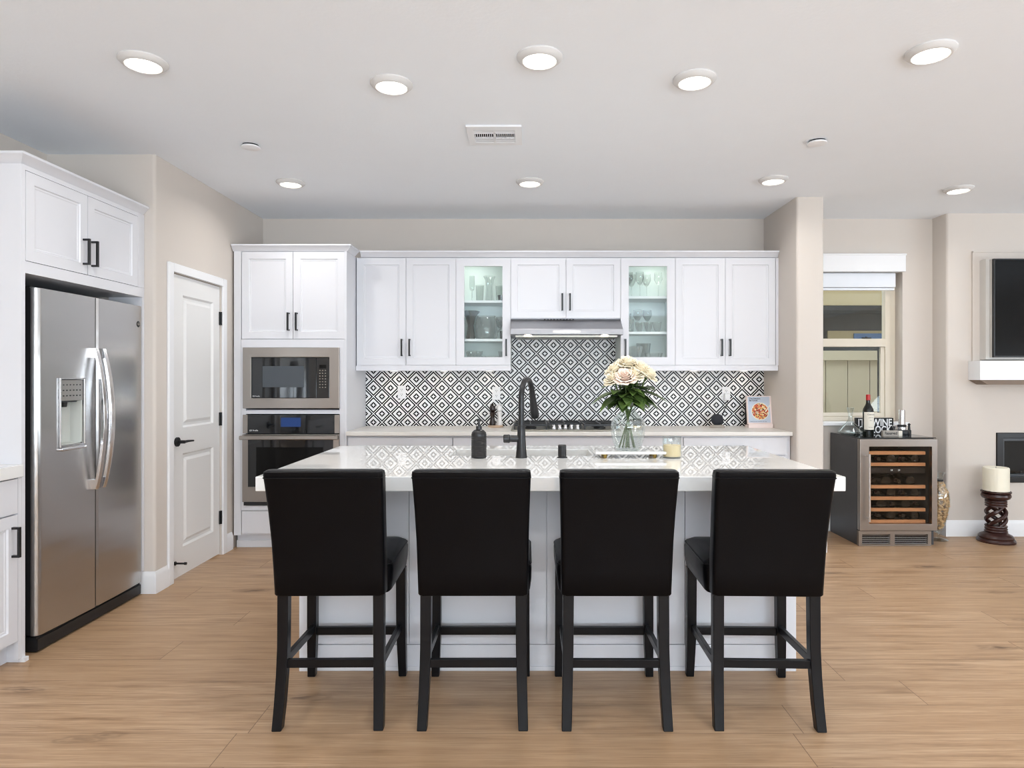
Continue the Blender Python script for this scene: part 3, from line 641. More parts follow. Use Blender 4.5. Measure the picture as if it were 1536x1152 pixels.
obj('crown', MB().sweep([(-2.318, YT + 0.012), (X1 - 0.001, YT + 0.012), (X1 - 0.001, YU - 0.0305)], [(o, z + 2.3355) for o, z in CP]), 'cab', t)

mw = thing('microwave', 'built in stainless trimmed microwave in the oven tower', 'microwave', (-1.85, 5.3, 1.09))
b = MB()
o = [(-2.229, 1.102), (-1.4745, 1.102), (-1.4745, 1.578), (-2.229, 1.578)]; h = [(-2.163, 1.182), (-1.553, 1.182), (-1.553, 1.502), (-2.163, 1.502)]
def frameY(b, o, h, y0, y1):
    v = [(p[0], y, p[1]) for y in (y0, y1) for q in (o, h) for p in q]; f = []
    for i in range(4):
        j = (i + 1) % 4; f += [(i, j, 4 + j, 4 + i), (8 + i, 8 + j, 12 + j, 12 + i), (i, j, 8 + j, 8 + i), (4 + i, 4 + j, 12 + j, 12 + i)]
    return b.add(v, f)
obj('trim_kit', frameY(b, o, h, YT - 0.022, YT - 0.0005), 'steelx', mw, bevel=0.003)
obj('body', MB().box(-2.16, -1.556, YT + 0.005, 5.65, 1.10, 1.50), 'case', mw)
d = obj('door', MB().box(-2.161, -1.655, YT - 0.018, YT + 0.004, 1.184, 1.50), 'glassblk', mw, bevel=0.002)
obj('viewing_screen', MB().box(-2.075, -1.75, YT - 0.0195, YT - 0.0185, 1.268, 1.433), pbr('perforated_screen', rgb(70, 76, 82), 0.35, var=0.7, vscale=260), d)
cp = obj('control_panel', MB().box(-1.653, -1.555, YT - 0.018, YT + 0.004, 1.184, 1.50), 'glassblk', mw, bevel=0.002)
obj('display', MB().box(-1.632, -1.578, YT - 0.0195, YT - 0.0185, 1.415, 1.443), 'screen', cp)
for i in range(3):
    for j in range(7): obj('button', MB().box(-1.632 + i * 0.022, -1.622 + i * 0.022, YT - 0.0195, YT - 0.0185, 1.395 - j * 0.022, 1.403 - j * 0.022), 'inkgrey', cp)
text('lettering', 'GE Profile', 0.014, (-2.125, YT - 0.0186, 1.197), FRONT, 'inkwhite', d)
ov = thing('oven', 'built in wall oven with black glass and steel handle', 'oven', (-1.85, 5.3, 0.34))
obj('body', MB().box(-2.205, -1.485, YT + 0.021, 5.72, 0.345, 1.05), 'case', ov)
cp = obj('control_panel', MB().box(-2.19, -1.513, YT - 0.02, YT + 0.004, 0.908, 1.052), 'glassblk', ov)
obj('side_trim', MB().box(-2.229, -2.191, YT - 0.02, YT - 0.0005, 0.908, 1.052).box(-1.512, -1.4745, YT - 0.02, YT - 0.0005, 0.908, 1.052), 'steelx', ov)
obj('display', MB().box(-1.93, -1.775, YT - 0.0215, YT - 0.0205, 0.958, 1.03), 'display', cp)
text('lettering', 'GE Profile', 0.017, (-2.178, YT - 0.0206, 0.929), FRONT, 'inkwhite', cp, 'LEFT')
d = obj('door', frameY(MB(), [(-2.229, 0.372), (-1.4745, 0.372), (-1.4745, 0.9), (-2.229, 0.9)], [(-2.185, 0.49), (-1.52, 0.49), (-1.52, 0.857), (-2.185, 0.857)], YT - 0.03, YT - 0.001), 'steelx', ov, bevel=0.002)
obj('door_glass', MB().box(-2.184, -1.521, YT - 0.027, YT - 0.004, 0.491, 0.856), 'glassblk', d)
obj('inner_window', MB().box(-2.12, -1.60, YT - 0.0285, YT - 0.0275, 0.55, 0.80), 'screen', d)
b = MB(); b.box(-2.232, -1.472, YT - 0.085, YT - 0.06, 0.862, 0.893)
for x in (-2.205, -1.52): b.box(x, x + 0.025, YT - 0.06, YT - 0.031, 0.866, 0.89)
obj('handle', b, 'steelx', d, bevel=0.006, seg=3)
obj('vent_grille', MB().box(-2.225, -1.479, YT - 0.012, YT - 0.001, 0.342, 0.370), 'case', ov)

# base cabinets and worktop on the back wall
fB = mapY(YT)
def base_unit(x0, x1, label, cells):
    t = thing('base_cabinet', label, 'cabinet', ((x0 + x1) / 2, 5.48, 0), 0, 'white base cabinets on the back wall')
    obj('body', MB().box(x0 + 0.0005, x1 - 0.0005, YT + 0.02, 5.781, 0.1, 0.888).box(x0 + 0.0005, x1 - 0.0005, YT + 0.075, 5.78, 0, 0.1), 'cab', t)
    for kind, a0, a1, c0, c1 in cells:
        d = shaker(t, fB, a0, a1, c0, c1, 'drawer' if kind == 'r' else 'door', flat=(kind == 'r' and c1 - c0 < 0.2))
        if kind == 'r': pull_h(d, fB, (c0 + c1) / 2, (a0 + a1) / 2 - 0.07, (a0 + a1) / 2 + 0.07)
        elif kind == 'dl': pull_v(d, fB, a1 - 0.03, c1 - 0.2, c1 - 0.06)
        else: pull_v(d, fB, a0 + 0.03, c1 - 0.2, c1 - 0.06)
base_unit(-1.4215, -0.591, 'white base cabinet beside the oven tower under the worktop', [('r', -1.41, -0.593, 0.735, 0.873), ('dl', -1.41, -1.0, 0.11, 0.73), ('dr', -1.0, -0.593, 0.11, 0.73)])
base_unit(-0.591, 1.218, 'wide white base cabinet below the cooktop', [('f', -0.589, 1.216, 0.735, 0.873)][:0] + [('r', -0.589, -0.145, 0.11, 0.73), ('r', -0.145, 0.765, 0.11, 0.42), ('r', -0.145, 0.765, 0.42, 0.73), ('r', 0.765, 1.216, 0.11, 0.73)])
tb = [o for o in bpy.data.objects if o.name == 'base_cabinet.001'][0]
shaker(tb, fB, -0.589, 1.216, 0.735, 0.873, 'false_front', flat=True)
base_unit(1.218, 2.064, 'white base cabinet against the dividing wall', [('r', 1.22, 2.03, 0.735, 0.873), ('dl', 1.22, 1.625, 0.11, 0.73), ('dr', 1.625, 2.03, 0.11, 0.73)])
obj('worktop', MB().box(-1.4215, 2.066, 5.145, 5.7815, 0.8885, 0.92), 'quartz2', bevel=0.003, label='pale quartz worktop along the back wall', cat='worktop')
b = MB(); b.box(-1.4215, 2.066, 5.782, YB, 0.9, 1.43); b.box(-0.143, 0.7645, 5.782, YB, 1.43, 1.83)
bs = obj('backsplash', b, 'tile', label='black and white diamond patterned tile backsplash behind the cooktop', cat='backsplash', origin=(0.314, 5.79, 0.92))
bs['kind'] = 'structure'
def outlet(x, z, label, plug=False):
    t = thing('wall_outlet', label, 'outlet', (x, 5.782, z), 0, 'white outlets on the backsplash')
    obj('cover_plate', MB().box(-0.036, 0.036, -0.006, -0.0003, -0.057, 0.057), 'plastic', t, local=True, bevel=0.003)
    for dz in (-0.021, 0.021):
        s = obj('socket', MB().lathe([(0.016, -0.0085), (0.016, -0.006)], (0, 0, dz), 'Y'), 'plastic', t, local=True)
        obj('slot', MB().box(-0.007, -0.005, -0.0092, -0.0085, dz - 0.002, dz + 0.008).box(0.005, 0.007, -0.0092, -0.0085, dz - 0.002, dz + 0.008).box(-0.002, 0.002, -0.0092, -0.0085, dz - 0.011, dz - 0.006), 'grille', s, local=True)
    return t
outlet(-1.105, 1.215, 'white wall outlet on the tiles near the oven tower')
outlet(-0.277, 1.205, 'white wall outlet on the tiles above the pepper mill')
outlet(1.735, 1.205, 'white wall outlet on the tiles above the round speaker')

# range hood, cooktop
hd = thing('range_hood', 'stainless steel range hood under the short cabinet', 'range hood', (0.311, 5.5, 1.67))
hx0, hx1 = -0.1415, 0.7635
obj('canopy', MB().prism([(5.445, 1.8245), (5.32, 1.745), (5.30, 1.735), (5.295, 1.69), (5.305, 1.685), (5.78, 1.685), (5.78, 1.8245)], hx0, hx1, 'X'), 'hood', hd, bevel=0.002)
obj('filter', MB().box(hx0 + 0.04, hx1 - 0.04, 5.345, 5.74, 1.672, 1.6845), 'sink', hd)
for x in (0.0, 0.62): obj('lamp', MB().lathe([(0.03, -0.006), (0.03, 0)], (x, 5.36 - 0.028, 1.6845)), 'puck', hd)
b = MB()
for i in range(10): b.box(0.13 + i * 0.026, 0.146 + i * 0.026, 5.433, 5.4445, 1.814, 1.8245)
obj('vent_slot', MB().box(0.20, 0.42, 5.292, 5.296, 1.700, 1.722), 'steelx', hd)
obj('control_strip', b, 'grille', hd)
ck = thing('gas_cooktop', 'steel gas cooktop with black grates and five knobs', 'cooktop', (0.30, 5.47, 0.92))
obj('tray', MB().box(-0.135, 0.735, 5.205, 5.715, 0.9205, 0.932), 'sink', ck, bevel=0.004)
for i, (x0, x1) in enumerate(((-0.115, 0.155), (0.165, 0.435), (0.445, 0.715))):
    b = MB(); y0, y1 = (5.235, 5.695) if i != 1 else (5.345, 5.695)
    for x in (x0, x1 - 0.012): b.box(x, x + 0.012, y0, y1, 0.958, 0.974)
    for y in (y0, y1 - 0.012): b.box(x0 + 0.012, x1 - 0.012, y, y + 0.012, 0.958, 0.974)
    for q in range(1, 4): b.box(x0 + 0.012, x1 - 0.012, y0 + (y1 - y0) * q / 4 - 0.005, y0 + (y1 - y0) * q / 4 + 0.005, 0.960, 0.973)
    b.box((x0 + x1) / 2 - 0.005, (x0 + x1) / 2 + 0.005, y0 + 0.012, y1 - 0.012, 0.962, 0.972)
    for x in (x0 + 0.002, x1 - 0.012):
        for y in (y0 + 0.002, y1 - 0.012): b.box(x, x + 0.010, y, y + 0.010, 0.932, 0.958)
    obj('grate', b, 'black', ck)
for x, y in ((0.02, 5.35), (0.02, 5.59), (0.30, 5.55), (0.58, 5.35), (0.58, 5.59)):
    bb = obj('burner', MB().lathe([(0.048, 0.932), (0.048, 0.944), (0.036, 0.946), (0.036, 0.953), (0.001, 0.955)], (x, y, 0)), 'case', ck)
for i in range(5):
    x = 0.205 + i * 0.0475
    obj('knob', MB().lathe([(0.019, 0.932), (0.019, 0.938), (0.015, 0.940), (0.014, 0.964), (0.012, 0.967), (0.001, 0.967)], (x, 5.255 + (0.02 if i in (1, 3) else 0) + (0.03 if i == 2 else 0), 0)), 'chrome', ck)
# mills, jar, speaker, cookbook
ZB = 0.92
obj('serving_board', MB().lathe([(0.062, 0), (0.064, 0.004), (0.064, 0.014), (0.06, 0.018), (0.001, 0.018)], (-0.275, 5.62, ZB)), 'board', label='small round beige board under the salt and pepper mills', cat='board')
t = thing('pepper_mill', 'dark wooden pepper mill on the back worktop', 'mill', (-0.302, 5.61, ZB + 0.018))
obj('body', MB().lathe([(0.027, 0), (0.028, 0.015), (0.020, 0.04), (0.017, 0.07), (0.022, 0.095), (0.024, 0.11), (0.018, 0.116)]), 'pepper', t, local=True)
obj('head', MB().lathe([(0.015, 0.116), (0.024, 0.124), (0.027, 0.145), (0.02, 0.165), (0.009, 0.17), (0.011, 0.178), (0.006, 0.186), (0.001, 0.187)]), 'pepper', t, local=True)
t = thing('salt_mill', 'white salt mill beside the dark pepper mill', 'mill', (-0.243, 5.63, ZB + 0.018))
obj('body', MB().lathe([(0.027, 0), (0.028, 0.015), (0.020, 0.04), (0.017, 0.07), (0.022, 0.095), (0.024, 0.11), (0.018, 0.116)]), 'salt', t, local=True)
obj('head', MB().lathe([(0.015, 0.116), (0.024, 0.124), (0.027, 0.145), (0.02, 0.165), (0.009, 0.17), (0.011, 0.178), (0.006, 0.186), (0.001, 0.187)]), 'salt', t, local=True)
t = thing('candle_jar', 'small dark lidded jar behind the flower vase on the worktop', 'jar', (0.925, 5.60, ZB))
obj('base', MB().lathe([(0.034, 0), (0.036, 0.01), (0.034, 0.016), (0.001, 0.016)]), 'wax2', t, local=True)
obj('jar', MB().lathe([(0.03, 0.016), (0.036, 0.025), (0.036, 0.07), (0.03, 0.075), (0.001, 0.075)]), 'case', t, local=True)
t = thing('smart_speaker', 'small round charcoal speaker on the worktop near the cookbook', 'speaker', (1.60, 5.58, ZB))
obj('stand', MB().lathe([(0.062, 0), (0.064, 0.006), (0.052, 0.022), (0.046, 0.024), (0.001, 0.024)]), 'signgrey', t, local=True, label='grey round stand')
obj('body', MB().lathe([(0.026, 0.0245), (0.042, 0.036), (0.05, 0.055), (0.0505, 0.072), (0.045, 0.092), (0.032, 0.107), (0.014, 0.114), (0.001, 0.115)]), 'speaker', t, local=True)
t = thing('phone_charger', 'white plug adapter with dark cord in the outlet above the speaker', 'charger', (1.735, 5.76, 1.18))
obj('adapter', MB().box(1.712, 1.758, 5.735, 5.7725, 1.145, 1.205), 'plastic', t, bevel=0.005)
obj('cord', MB().tube([(1.735, 5.748, 1.145), (1.742, 5.745, 1.12), (1.72, 5.735, 1.09), (1.68, 5.70, 1.03), (1.655, 5.66, 0.975), (1.64, 5.62, 0.945)], 0.0035, 8), 'case', t)
t = thing('cookbook', 'pale blue cookbook with a bowl of food on its cover', 'book', (1.965, 5.60, ZB))
lean = Matrix.Translation((1.965, 5.585, ZB + 0.03)) @ Matrix.Rotation(R(-9), 4, 'X')
def leaned(mb): return mb.xf(lean)
obj('pages', leaned(MB().box(-0.098, 0.100, 0.003, 0.022, 0.003, 0.237)), 'paper', t)
cv = obj('front_cover', leaned(MB().box(-0.104, 0.104, 0, 0.0028, 0, 0.24)), 'bookpink', t, bevel=0.0008)
obj('cover_print', leaned(MB().box(-0.095, 0.090, -0.0006, -0.0001, 0.012, 0.232)), 'bookblue', cv)
obj('bowl_print', leaned(MB().lathe([(0.075, -0.0011), (0.075, -0.0007)], (0.005, 0, 0.108), 'Y', 40)), 'paper', cv)
obj('food_print', leaned(MB().lathe([(0.069, -0.0016), (0.069, -0.0012)], (0.005, 0, 0.108), 'Y', 40)), 'food', cv)
obj('back_cover', leaned(MB().box(-0.104, 0.104, 0.0222, 0.025, 0, 0.24)), 'bookpink', t)
obj('spoon_print', leaned(MB().prism([(0.045, 0.105), (0.052, 0.10), (0.10, 0.165), (0.093, 0.17)], -0.0020, -0.0017, 'Y')), 'paper', cv)
for i, (s, z, sz) in enumerate((('The Seasons', 0.216, 0.019), ('Be Good', 0.200, 0.019), ('simple feel good recipes for every day', 0.022, 0.009))):
    o = text('lettering', s, sz, (0, 0, 0), (0, 0, 0), 'ink', cv, 'LEFT', off=0.0003 if i < 2 else 0)
    m = lean @ Matrix.Translation((-0.083, -0.0008, z)) @ Matrix.Rotation(R(90), 4, 'X')
    o.matrix_local = Matrix.Translation(-world_loc(cv)) @ m
st = thing('book_stand', 'white cookbook stand with a dark upright behind the cookbook', 'book stand', (1.965, 5.62, ZB))
obj('ledge', MB().box(1.855, 2.06, 5.555, 5.64, ZB, ZB + 0.022).box(1.855, 2.06, 5.545, 5.555, ZB, ZB + 0.034), 'bookpink', st, bevel=0.002)
obj('support', MB().box(2.056, 2.063, 5.645, 5.70, ZB, ZB + 0.25).box(1.87, 2.056, 5.68, 5.69, ZB, ZB + 0.2), 'case', st)
# under cabinet lights
for i, (x, l) in enumerate(((-1.15, 'first'), (-0.72, 'second'), (-0.33, 'third'))):
    t = thing('under_cabinet_light', '%s puck light from the oven tower under the left wall cabinets' % l, 'light', (x, 5.66, 1.40), 0, 'under cabinet puck lights')
    obj('housing', MB().lathe([(0.034, -0.001), (0.034, -0.010), (0.029, -0.010), (0.029, -0.001)], cap=False, close=True), 'plastic', t, local=True); obj('lens', MB().lathe([(0.0285, -0.002), (0.0285, -0.008), (0.001, -0.009)]), 'puck', t, local=True)
for i, (x, l) in enumerate(((1.0, 'first'), (1.42, 'second'), (1.85, 'third'))):
    t = thing('under_cabinet_light', '%s puck light from the range hood under the right wall cabinets' % l, 'light', (x, 5.66, 1.40), 0, 'under cabinet puck lights')
    obj('housing', MB().lathe([(0.034, -0.001), (0.034, -0.010), (0.029, -0.010), (0.029, -0.001)], cap=False, close=True), 'plastic', t, local=True); obj('lens', MB().lathe([(0.0285, -0.002), (0.0285, -0.008), (0.001, -0.009)]), 'puck', t, local=True)

# ------------------------------------------------------------------ refrigerator, its cabinet, the near base cabinet
XP = -2.39; fX = mapX(XP)
t = thing('refrigerator_cabinet', 'white cabinet and side panel built around the refrigerator', 'cabinet', (-2.7, 3.6, 0))
obj('side_panel', MB().box(-2.998, XP, 3.115, 3.137, 0, 2.355), 'cab', t)
obj('panel_foot', MB().box(-2.40, XP + 0.014, 3.1147, 3.142, 0, 0.02), 'trim', t)
obj('body', MB().box(-2.998, XP - 0.0205, 3.1375, 4.112, 1.842, 2.355).box(XP - 0.0203, XP - 0.001, 3.1375, 4.112, 1.842, 1.899).box(XP - 0.0203, XP - 0.001, 4.048, 4.112, 1.90, 2.355).box(XP - 0.0203, XP - 0.001, 3.1375, 4.047, 2.332, 2.355), 'cab', t)
obj('filler', MB().box(-2.6, XP - 0.001, 4.092, 4.112, 0.14, 1.8415), 'cab', t)
d = shaker(t, fX, 3.139, 3.583, 1.90, 2.331); pull_v(d, fX, 3.583 - 0.034, 1.95, 2.09)
d = shaker(t, fX, 3.583, 4.045, 1.90, 2.331); pull_v(d, fX, 3.583 + 0.034, 1.95, 2.09)
obj('crown', MB().sweep([(-2.998, 3.127), (XP - 0.012, 3.127), (XP - 0.012, 4.112)], [(o, z + 2.3555) for o, z in CP]), 'cab', t)
fr = thing('refrigerator', 'stainless side by side refrigerator with water dispenser', 'refrigerator', (-2.66, 3.65, 0))
F0, FM, F1 = 3.21, 3.635, 4.088      # along the wall: near end, split, far end
XF = -2.375
obj('case', MB().box(-2.97, -2.475, F0 + 0.004, F1 - 0.004, 0.03, 1.765), 'case', fr)
obj('hinge_cover', MB().box(-2.56, -2.43, F0 + 0.01, F0 + 0.09, 1.7655, 1.79).box(-2.56, -2.43, F1 - 0.09, F1 - 0.01, 1.7655, 1.79), 'case', fr, bevel=0.004)
obj('toe_grille', MB().box(-2.47, -2.40, F0 + 0.01, F1 - 0.01, 0.005, 0.075).box(-2.40, -2.392, F0 + 0.01, F1 - 0.01, 0.01, 0.066), 'case', fr)
def door_plan(y0, y1):
    """bowed front, rounded outer corners, seen from above"""
    n = 14; pts = []
    for i in range(n + 1):
        u = i / n; y = y0 + (y1 - y0) * u
        e = min(u, 1 - u) * (y1 - y0); r = 0.03
        x = XF + 0.010 * math.sin(math.pi * (y - F0) / (F1 - F0)) - 0.010
        if e < r: x -= r - math.sqrt(max(r * r - (r - e) ** 2, 0)) if (u < 0.5 and y0 == F0) or (u > 0.5 and y1 == F1) else 0.004 * (1 - e / r) ** 2
        pts.append((x, y))
    return [p for p in pts]
def extra(y0, y1): return None
def fridge_door(y0, y1, hole=None):
    n = 40; ys = [y0 + (y1 - y0) * i / n for i in range(n + 1)]
    if y0 == F0 or y1 == F1:
        q = [0, 0.001, 0.003, 0.006, 0.010, 0.015, 0.021, 0.028]
        ys = sorted(set(ys + ([y0 + a for a in q] if y0 == F0 else [y1 - a for a in q])))
    def fx(y):
        x = XF - 0.010 + 0.010 * math.sin(math.pi * (y - F0) / (F1 - F0)); r = 0.028
        e = y - F0 if y0 == F0 else F1 - y
        if e < r: x -= r - math.sqrt(max(r * r - (r - e) ** 2, 0))
        e2 = (y1 - y) if y0 == F0 else (y - y0)
        if e2 < 0.008: x -= 0.008 - math.sqrt(max(0.008 ** 2 - (0.008 - e2) ** 2, 0))
        return x
    z0, z1 = 0.085, 1.782
    zs = [z0, z1] if not hole else [z0, hole[2], hole[3], z1]
    if hole: ys = sorted(set([y for y in ys if abs(y - hole[0]) > 0.004 and abs(y - hole[1]) > 0.004] + [hole[0], hole[1]]))
    mb = MB()
    for i in range(len(ys) - 1):
        for j in range(len(zs) - 1):
            a, c = ys[i], ys[i + 1]
            if hole and hole[0] <= a + 1e-6 and c <= hole[1] + 1e-6 and j == 1: continue
            mb.add([(fx(a), a, zs[j]), (fx(c), c, zs[j]), (fx(c), c, zs[j + 1]), (fx(a), a, zs[j + 1])], [(0, 1, 2, 3)])
    xb = -2.42
    for z in (z0, z1): mb.add([(fx(y), y, z) for y in ys] + [(xb, ys[-1], z), (xb, ys[0], z)], [tuple(range(len(ys) + 2))])
    for y in (ys[0], ys[-1]): mb.add([(fx(y), y, z0), (fx(y), y, z1), (xb, y, z1), (xb, y, z0)], [(0, 1, 2, 3)])
    if hole:
        h = hole; xd = XF - 0.012
        mb.add([(fx(h[0]), h[0], h[2]), (fx(h[1]), h[1], h[2]), (fx(h[1]), h[1], h[3]), (fx(h[0]), h[0], h[3])] + [(xd, h[0], h[2]), (xd, h[1], h[2]), (xd, h[1], h[3]), (xd, h[0], h[3])], [(0, 1, 5, 4), (1, 2, 6, 5), (2, 3, 7, 6), (3, 0, 4, 7)])
    return mb, fx
H = (3.355, 3.530, 0.995, 1.335)
mb, fx = fridge_door(F0, FM - 0.004, H)
dl = weld(obj('freezer_door', mb, 'steel', fr, smooth=30))
obj('door_liner', MB().box(-2.474, -2.4205, F0 + 0.002, H[0] - 0.008, 0.088, 1.779).box(-2.474, -2.4205, H[1] + 0.008, FM - 0.006, 0.088, 1.779).box(-2.474, -2.4205, H[0] - 0.008, H[1] + 0.008, 0.088, H[2] - 0.008).box(-2.474, -2.4205, H[0] - 0.008, H[1] + 0.008, H[3] + 0.008, 1.779), 'case', dl)
mb, fx2 = fridge_door(FM + 0.004, F1)
dr = weld(obj('refrigerator_door', mb, 'steel', fr, smooth=30))
obj('door_liner', MB().box(-2.474, -2.4205, FM + 0.006, F1 - 0.002, 0.088, 1.779), 'case', dr)
def fhandle(par, y):
    pts = []; n = 16
    for i in range(n + 1):
        u = i / n; z = 0.735 + (1.505 - 0.735) * u; bow = math.sin(math.pi * u)
        pts.append((XF + 0.018 + 0.048 * bow ** 0.8, y, z))
    b = MB()
    rs = []
    for x, yy, z in pts: rs.append([(x - 0.010, yy - 0.016, z), (x + 0.006, yy - 0.016, z), (x + 0.012, yy, z), (x + 0.006, yy + 0.016, z), (x - 0.010, yy + 0.016, z)])
    b.rings(rs); b.box(XF - 0.009, XF + 0.022, y - 0.014, y + 0.014, 0.735, 0.79); b.box(XF - 0.009, XF + 0.022, y - 0.014, y + 0.014, 1.45, 1.505)
    obj('handle', b, 'chrome', par, bevel=0.002)
fhandle(dl, FM - 0.032); fhandle(dr, FM + 0.032)
dp = obj('dispenser', MB().box(-2.452, -2.392, H[0] + 0.001, H[1] - 0.001, H[2] + 0.0005, H[2] + 0.006).box(-2.452, -2.446, H[0], H[1], H[2], H[3]).box(-2.446, XF - 0.012, H[0], H[0] + 0.004, H[2] + 0.006, H[3]).box(-2.446, XF - 0.012, H[1] - 0.004, H[1], H[2] + 0.006, H[3]), pbr('dispenser_grey', rgb(206, 208, 202), 0.3), dl)
obj('control_panel', MB().prism([(XF - 0.016, H[3]), (XF - 0.004, H[3] - 0.004), (XF - 0.006, 1.225), (XF - 0.02, 1.222)], H[0] + 0.003, H[1] - 0.003, 'Y'), pbr('panel_grey', rgb(140, 138, 134), 0.4, var=0.05), dp)
for i in range(6):
    for j in range(3): obj('button', MB().box(XF - 0.005, XF - 0.0035, H[0] + 0.022 + i * 0.025, H[0] + 0.031 + i * 0.025, 1.247 + j * 0.028, 1.253 + j * 0.028), 'case', dp)
obj('nozzle', MB().lathe([(0.012, 0), (0.016, 0.03)], (-2.425, 3.45, 1.19)).box(-2.445, -2.40, H[0] + 0.02, H[1] - 0.02, 1.215, 1.222), 'case', dp)
obj('paddle', MB().prism([(3.365, 1.10), (3.41, 1.10), (3.392, 1.20), (3.365, 1.205)], -2.44, -2.43, 'X'), 'plastic', dp)
bz = MB().tube([(XF + 0.001, y, z) for y, z in [(H[0] - 0.004, H[2] - 0.006), (H[1] + 0.004, H[2] - 0.006), (H[1] + 0.004, H[3] + 0.004), (H[0] - 0.004, H[3] + 0.004)]], 0.005, 8, closed=True)
obj('bezel', bz, 'chrome', dp)
obj('drip_lip', MB().box(XF - 0.02, XF + 0.014, H[0] - 0.004, H[1] + 0.008, H[2] - 0.026, H[2] - 0.010), 'chrome', dp, bevel=0.006, seg=3)
bg = obj('badge', MB().lathe([(0.019, -0.004), (0.019, 0.004), (0.015, 0.006)], (XF - 0.012, 4.035, 1.67), 'X'), 'case', dr, label='round dark badge')
o = text('lettering', 'GE', 0.02, (XF - 0.0055, 4.035, 1.67), (R(90), 0, R(90)), 'signgrey', bg)
# near base cabinet at the frame's left edge
t = thing('base_cabinet', 'white base cabinet beside the refrigerator panel at the left edge', 'cabinet', (-2.69, 2.45, 0))
obj('body', MB().box(-2.998, XP - 0.0205, 1.80, 3.114, 0.1, 0.876).box(-2.998, XP - 0.07, 1.80, 3.114, 0, 0.1).box(XP - 0.02, XP - 0.0005, 3.095, 3.114, 0.02, 0.876), 'cab', t)
d = shaker(t, fX, 2.50, 3.093, 0.708, 0.872, 'drawer', flat=True); pull_h(d, fX, 0.79, 2.73, 2.87)
d = shaker(t, fX, 2.50, 3.093, 0.108, 0.704); pull_v(d, fX, 3.06, 0.51, 0.65)
d = shaker(t, fX, 1.805, 2.498, 0.708, 0.872, 'drawer', flat=True); pull_h(d, fX, 0.79, 2.08, 2.22)
d = shaker(t, fX, 1.805, 2.498, 0.108, 0.704); pull_v(d, fX, 1.84, 0.51, 0.65)
obj('worktop', MB().box(-2.998, XP + 0.012, 1.79, 3.1145, 0.8765, 0.935), 'quartz', bevel=0.003, label='short pale worktop on the cabinet left of the refrigerator', cat='worktop')

# ------------------------------------------------------------------ island
IX0, IX1, IY0, IY1, IZ = -1.162, 1.354, 2.81, 4.08, 0.922
t = thing('kitchen_island', 'white panelled kitchen island base behind the bar stools', 'kitchen island', (0.09, 3.5, 0))
BX0, BX1, BY0, BY1 = -1.035, 1.215, 3.03, 4.03
b = MB(); zt = 0.8585
b.box(BX0 + 0.02, BX1 - 0.02, BY0 + 0.012, BY0 + 0.03, 0.0, zt)
b.box(BX0, BX0 + 0.02, BY0 + 0.012, BY1, 0, zt); b.box(BX1 - 0.02, BX1, BY0 + 0.012, BY1, 0, zt); b.box(BX0 + 0.02, BX1 - 0.02, BY1 - 0.02, BY1, 0, zt)
obj('body', b, 'cab', t)
seams = [BX0 + 0.05, -0.545, 0.085, 0.72, BX1 - 0.05]
for i in range(4):
    x0, x1 = seams[i] + 0.0015, seams[i + 1] - 0.0015
    obj('front_panel', MB().box(x0, x1, BY0, BY0 + 0.0118, 0.1205, zt), 'cab', t, bevel=0.0015)
obj('corner_post', MB().box(BX0 - 0.012, BX0 + 0.05, BY0 - 0.012, BY0 + 0.0118, 0.0, zt), 'cab', t, bevel=0.002)
obj('corner_post', MB().box(BX1 - 0.05, BX1 + 0.012, BY0 - 0.012, BY0 + 0.0118, 0.0, zt), 'cab', t, bevel=0.002)
obj('plinth', MB().box(BX0 + 0.0505, BX1 - 0.0505, BY0 - 0.002, BY0 + 0.0118, 0.0, 0.118).box(BX0 + 0.0505, BX1 - 0.0505, BY0 - 0.008, BY0 - 0.002, 0, 0.02), 'cab', t, bevel=0.002)
SX0, SX1, SY0, SY1 = -0.42, 0.35, 3.565, 3.885
obj('island_countertop', MB().slab_hole(IX0, IX1, IY0, IY1, SX0, SX1, SY0, SY1, 0.859, IZ), 'quartz', bevel=0.004, label='white quartz countertop of the island with a sink cutout', cat='countertop')
t = thing('sink', 'undermount steel sink set in the island countertop', 'sink', (-0.035, 3.72, 0.66))
b = MB(); e = 0.006
b.box(SX0 - e, SX0, SY0 - e, SY1 + e, 0.66, 0.8585); b.box(SX1, SX1 + e, SY0 - e, SY1 + e, 0.66, 0.8585); b.box(SX0, SX1, SY0 - e, SY0, 0.66, 0.8585); b.box(SX0, SX1, SY1, SY1 + e, 0.66, 0.8585); b.box(SX0, SX1, SY0, SY1, 0.66, 0.667)
obj('basin', b, 'sink', t)
obj('drain', MB().lathe([(0.045, 0.667), (0.045, 0.670), (0.03, 0.669), (0.001, 0.668)], (-0.03, 3.75, 0)), 'chrome', t)
# faucet
FX, FY = -0.035, 3.475
fa = thing('faucet', 'tall matt black gooseneck faucet on the island', 'faucet', (FX, FY, IZ))
b = MB(); b.lathe([(0.030, 0), (0.031, 0.005), (0.029, 0.010), (0.0245, 0.06), (0.021, 0.13), (0.0205, 0.165), (0.018, 0.17)])
obj('base', b, 'black', fa, local=True)
dx, dy = 0.30, 0.954   # the spout swings towards the sink and slightly right
def sp(a, z): return (a * dx, a * dy, z)
pts = [sp(0, 0.165), sp(0, 0.24), sp(0, 0.32)]
Rr = 0.098
for i in range(1, 13):
    th = R(180 - 165 * i / 12); pts.append(sp(Rr + Rr * math.cos(th), 0.315 + Rr * math.sin(th)))
obj('neck', MB().tube(pts, [0.0155] * 3 + [0.0145] * 12, 14), 'black', fa, local=True)
a = Vector(pts[-1]); d_ = (Vector(pts[-1]) - Vector(pts[-2])).normalized()
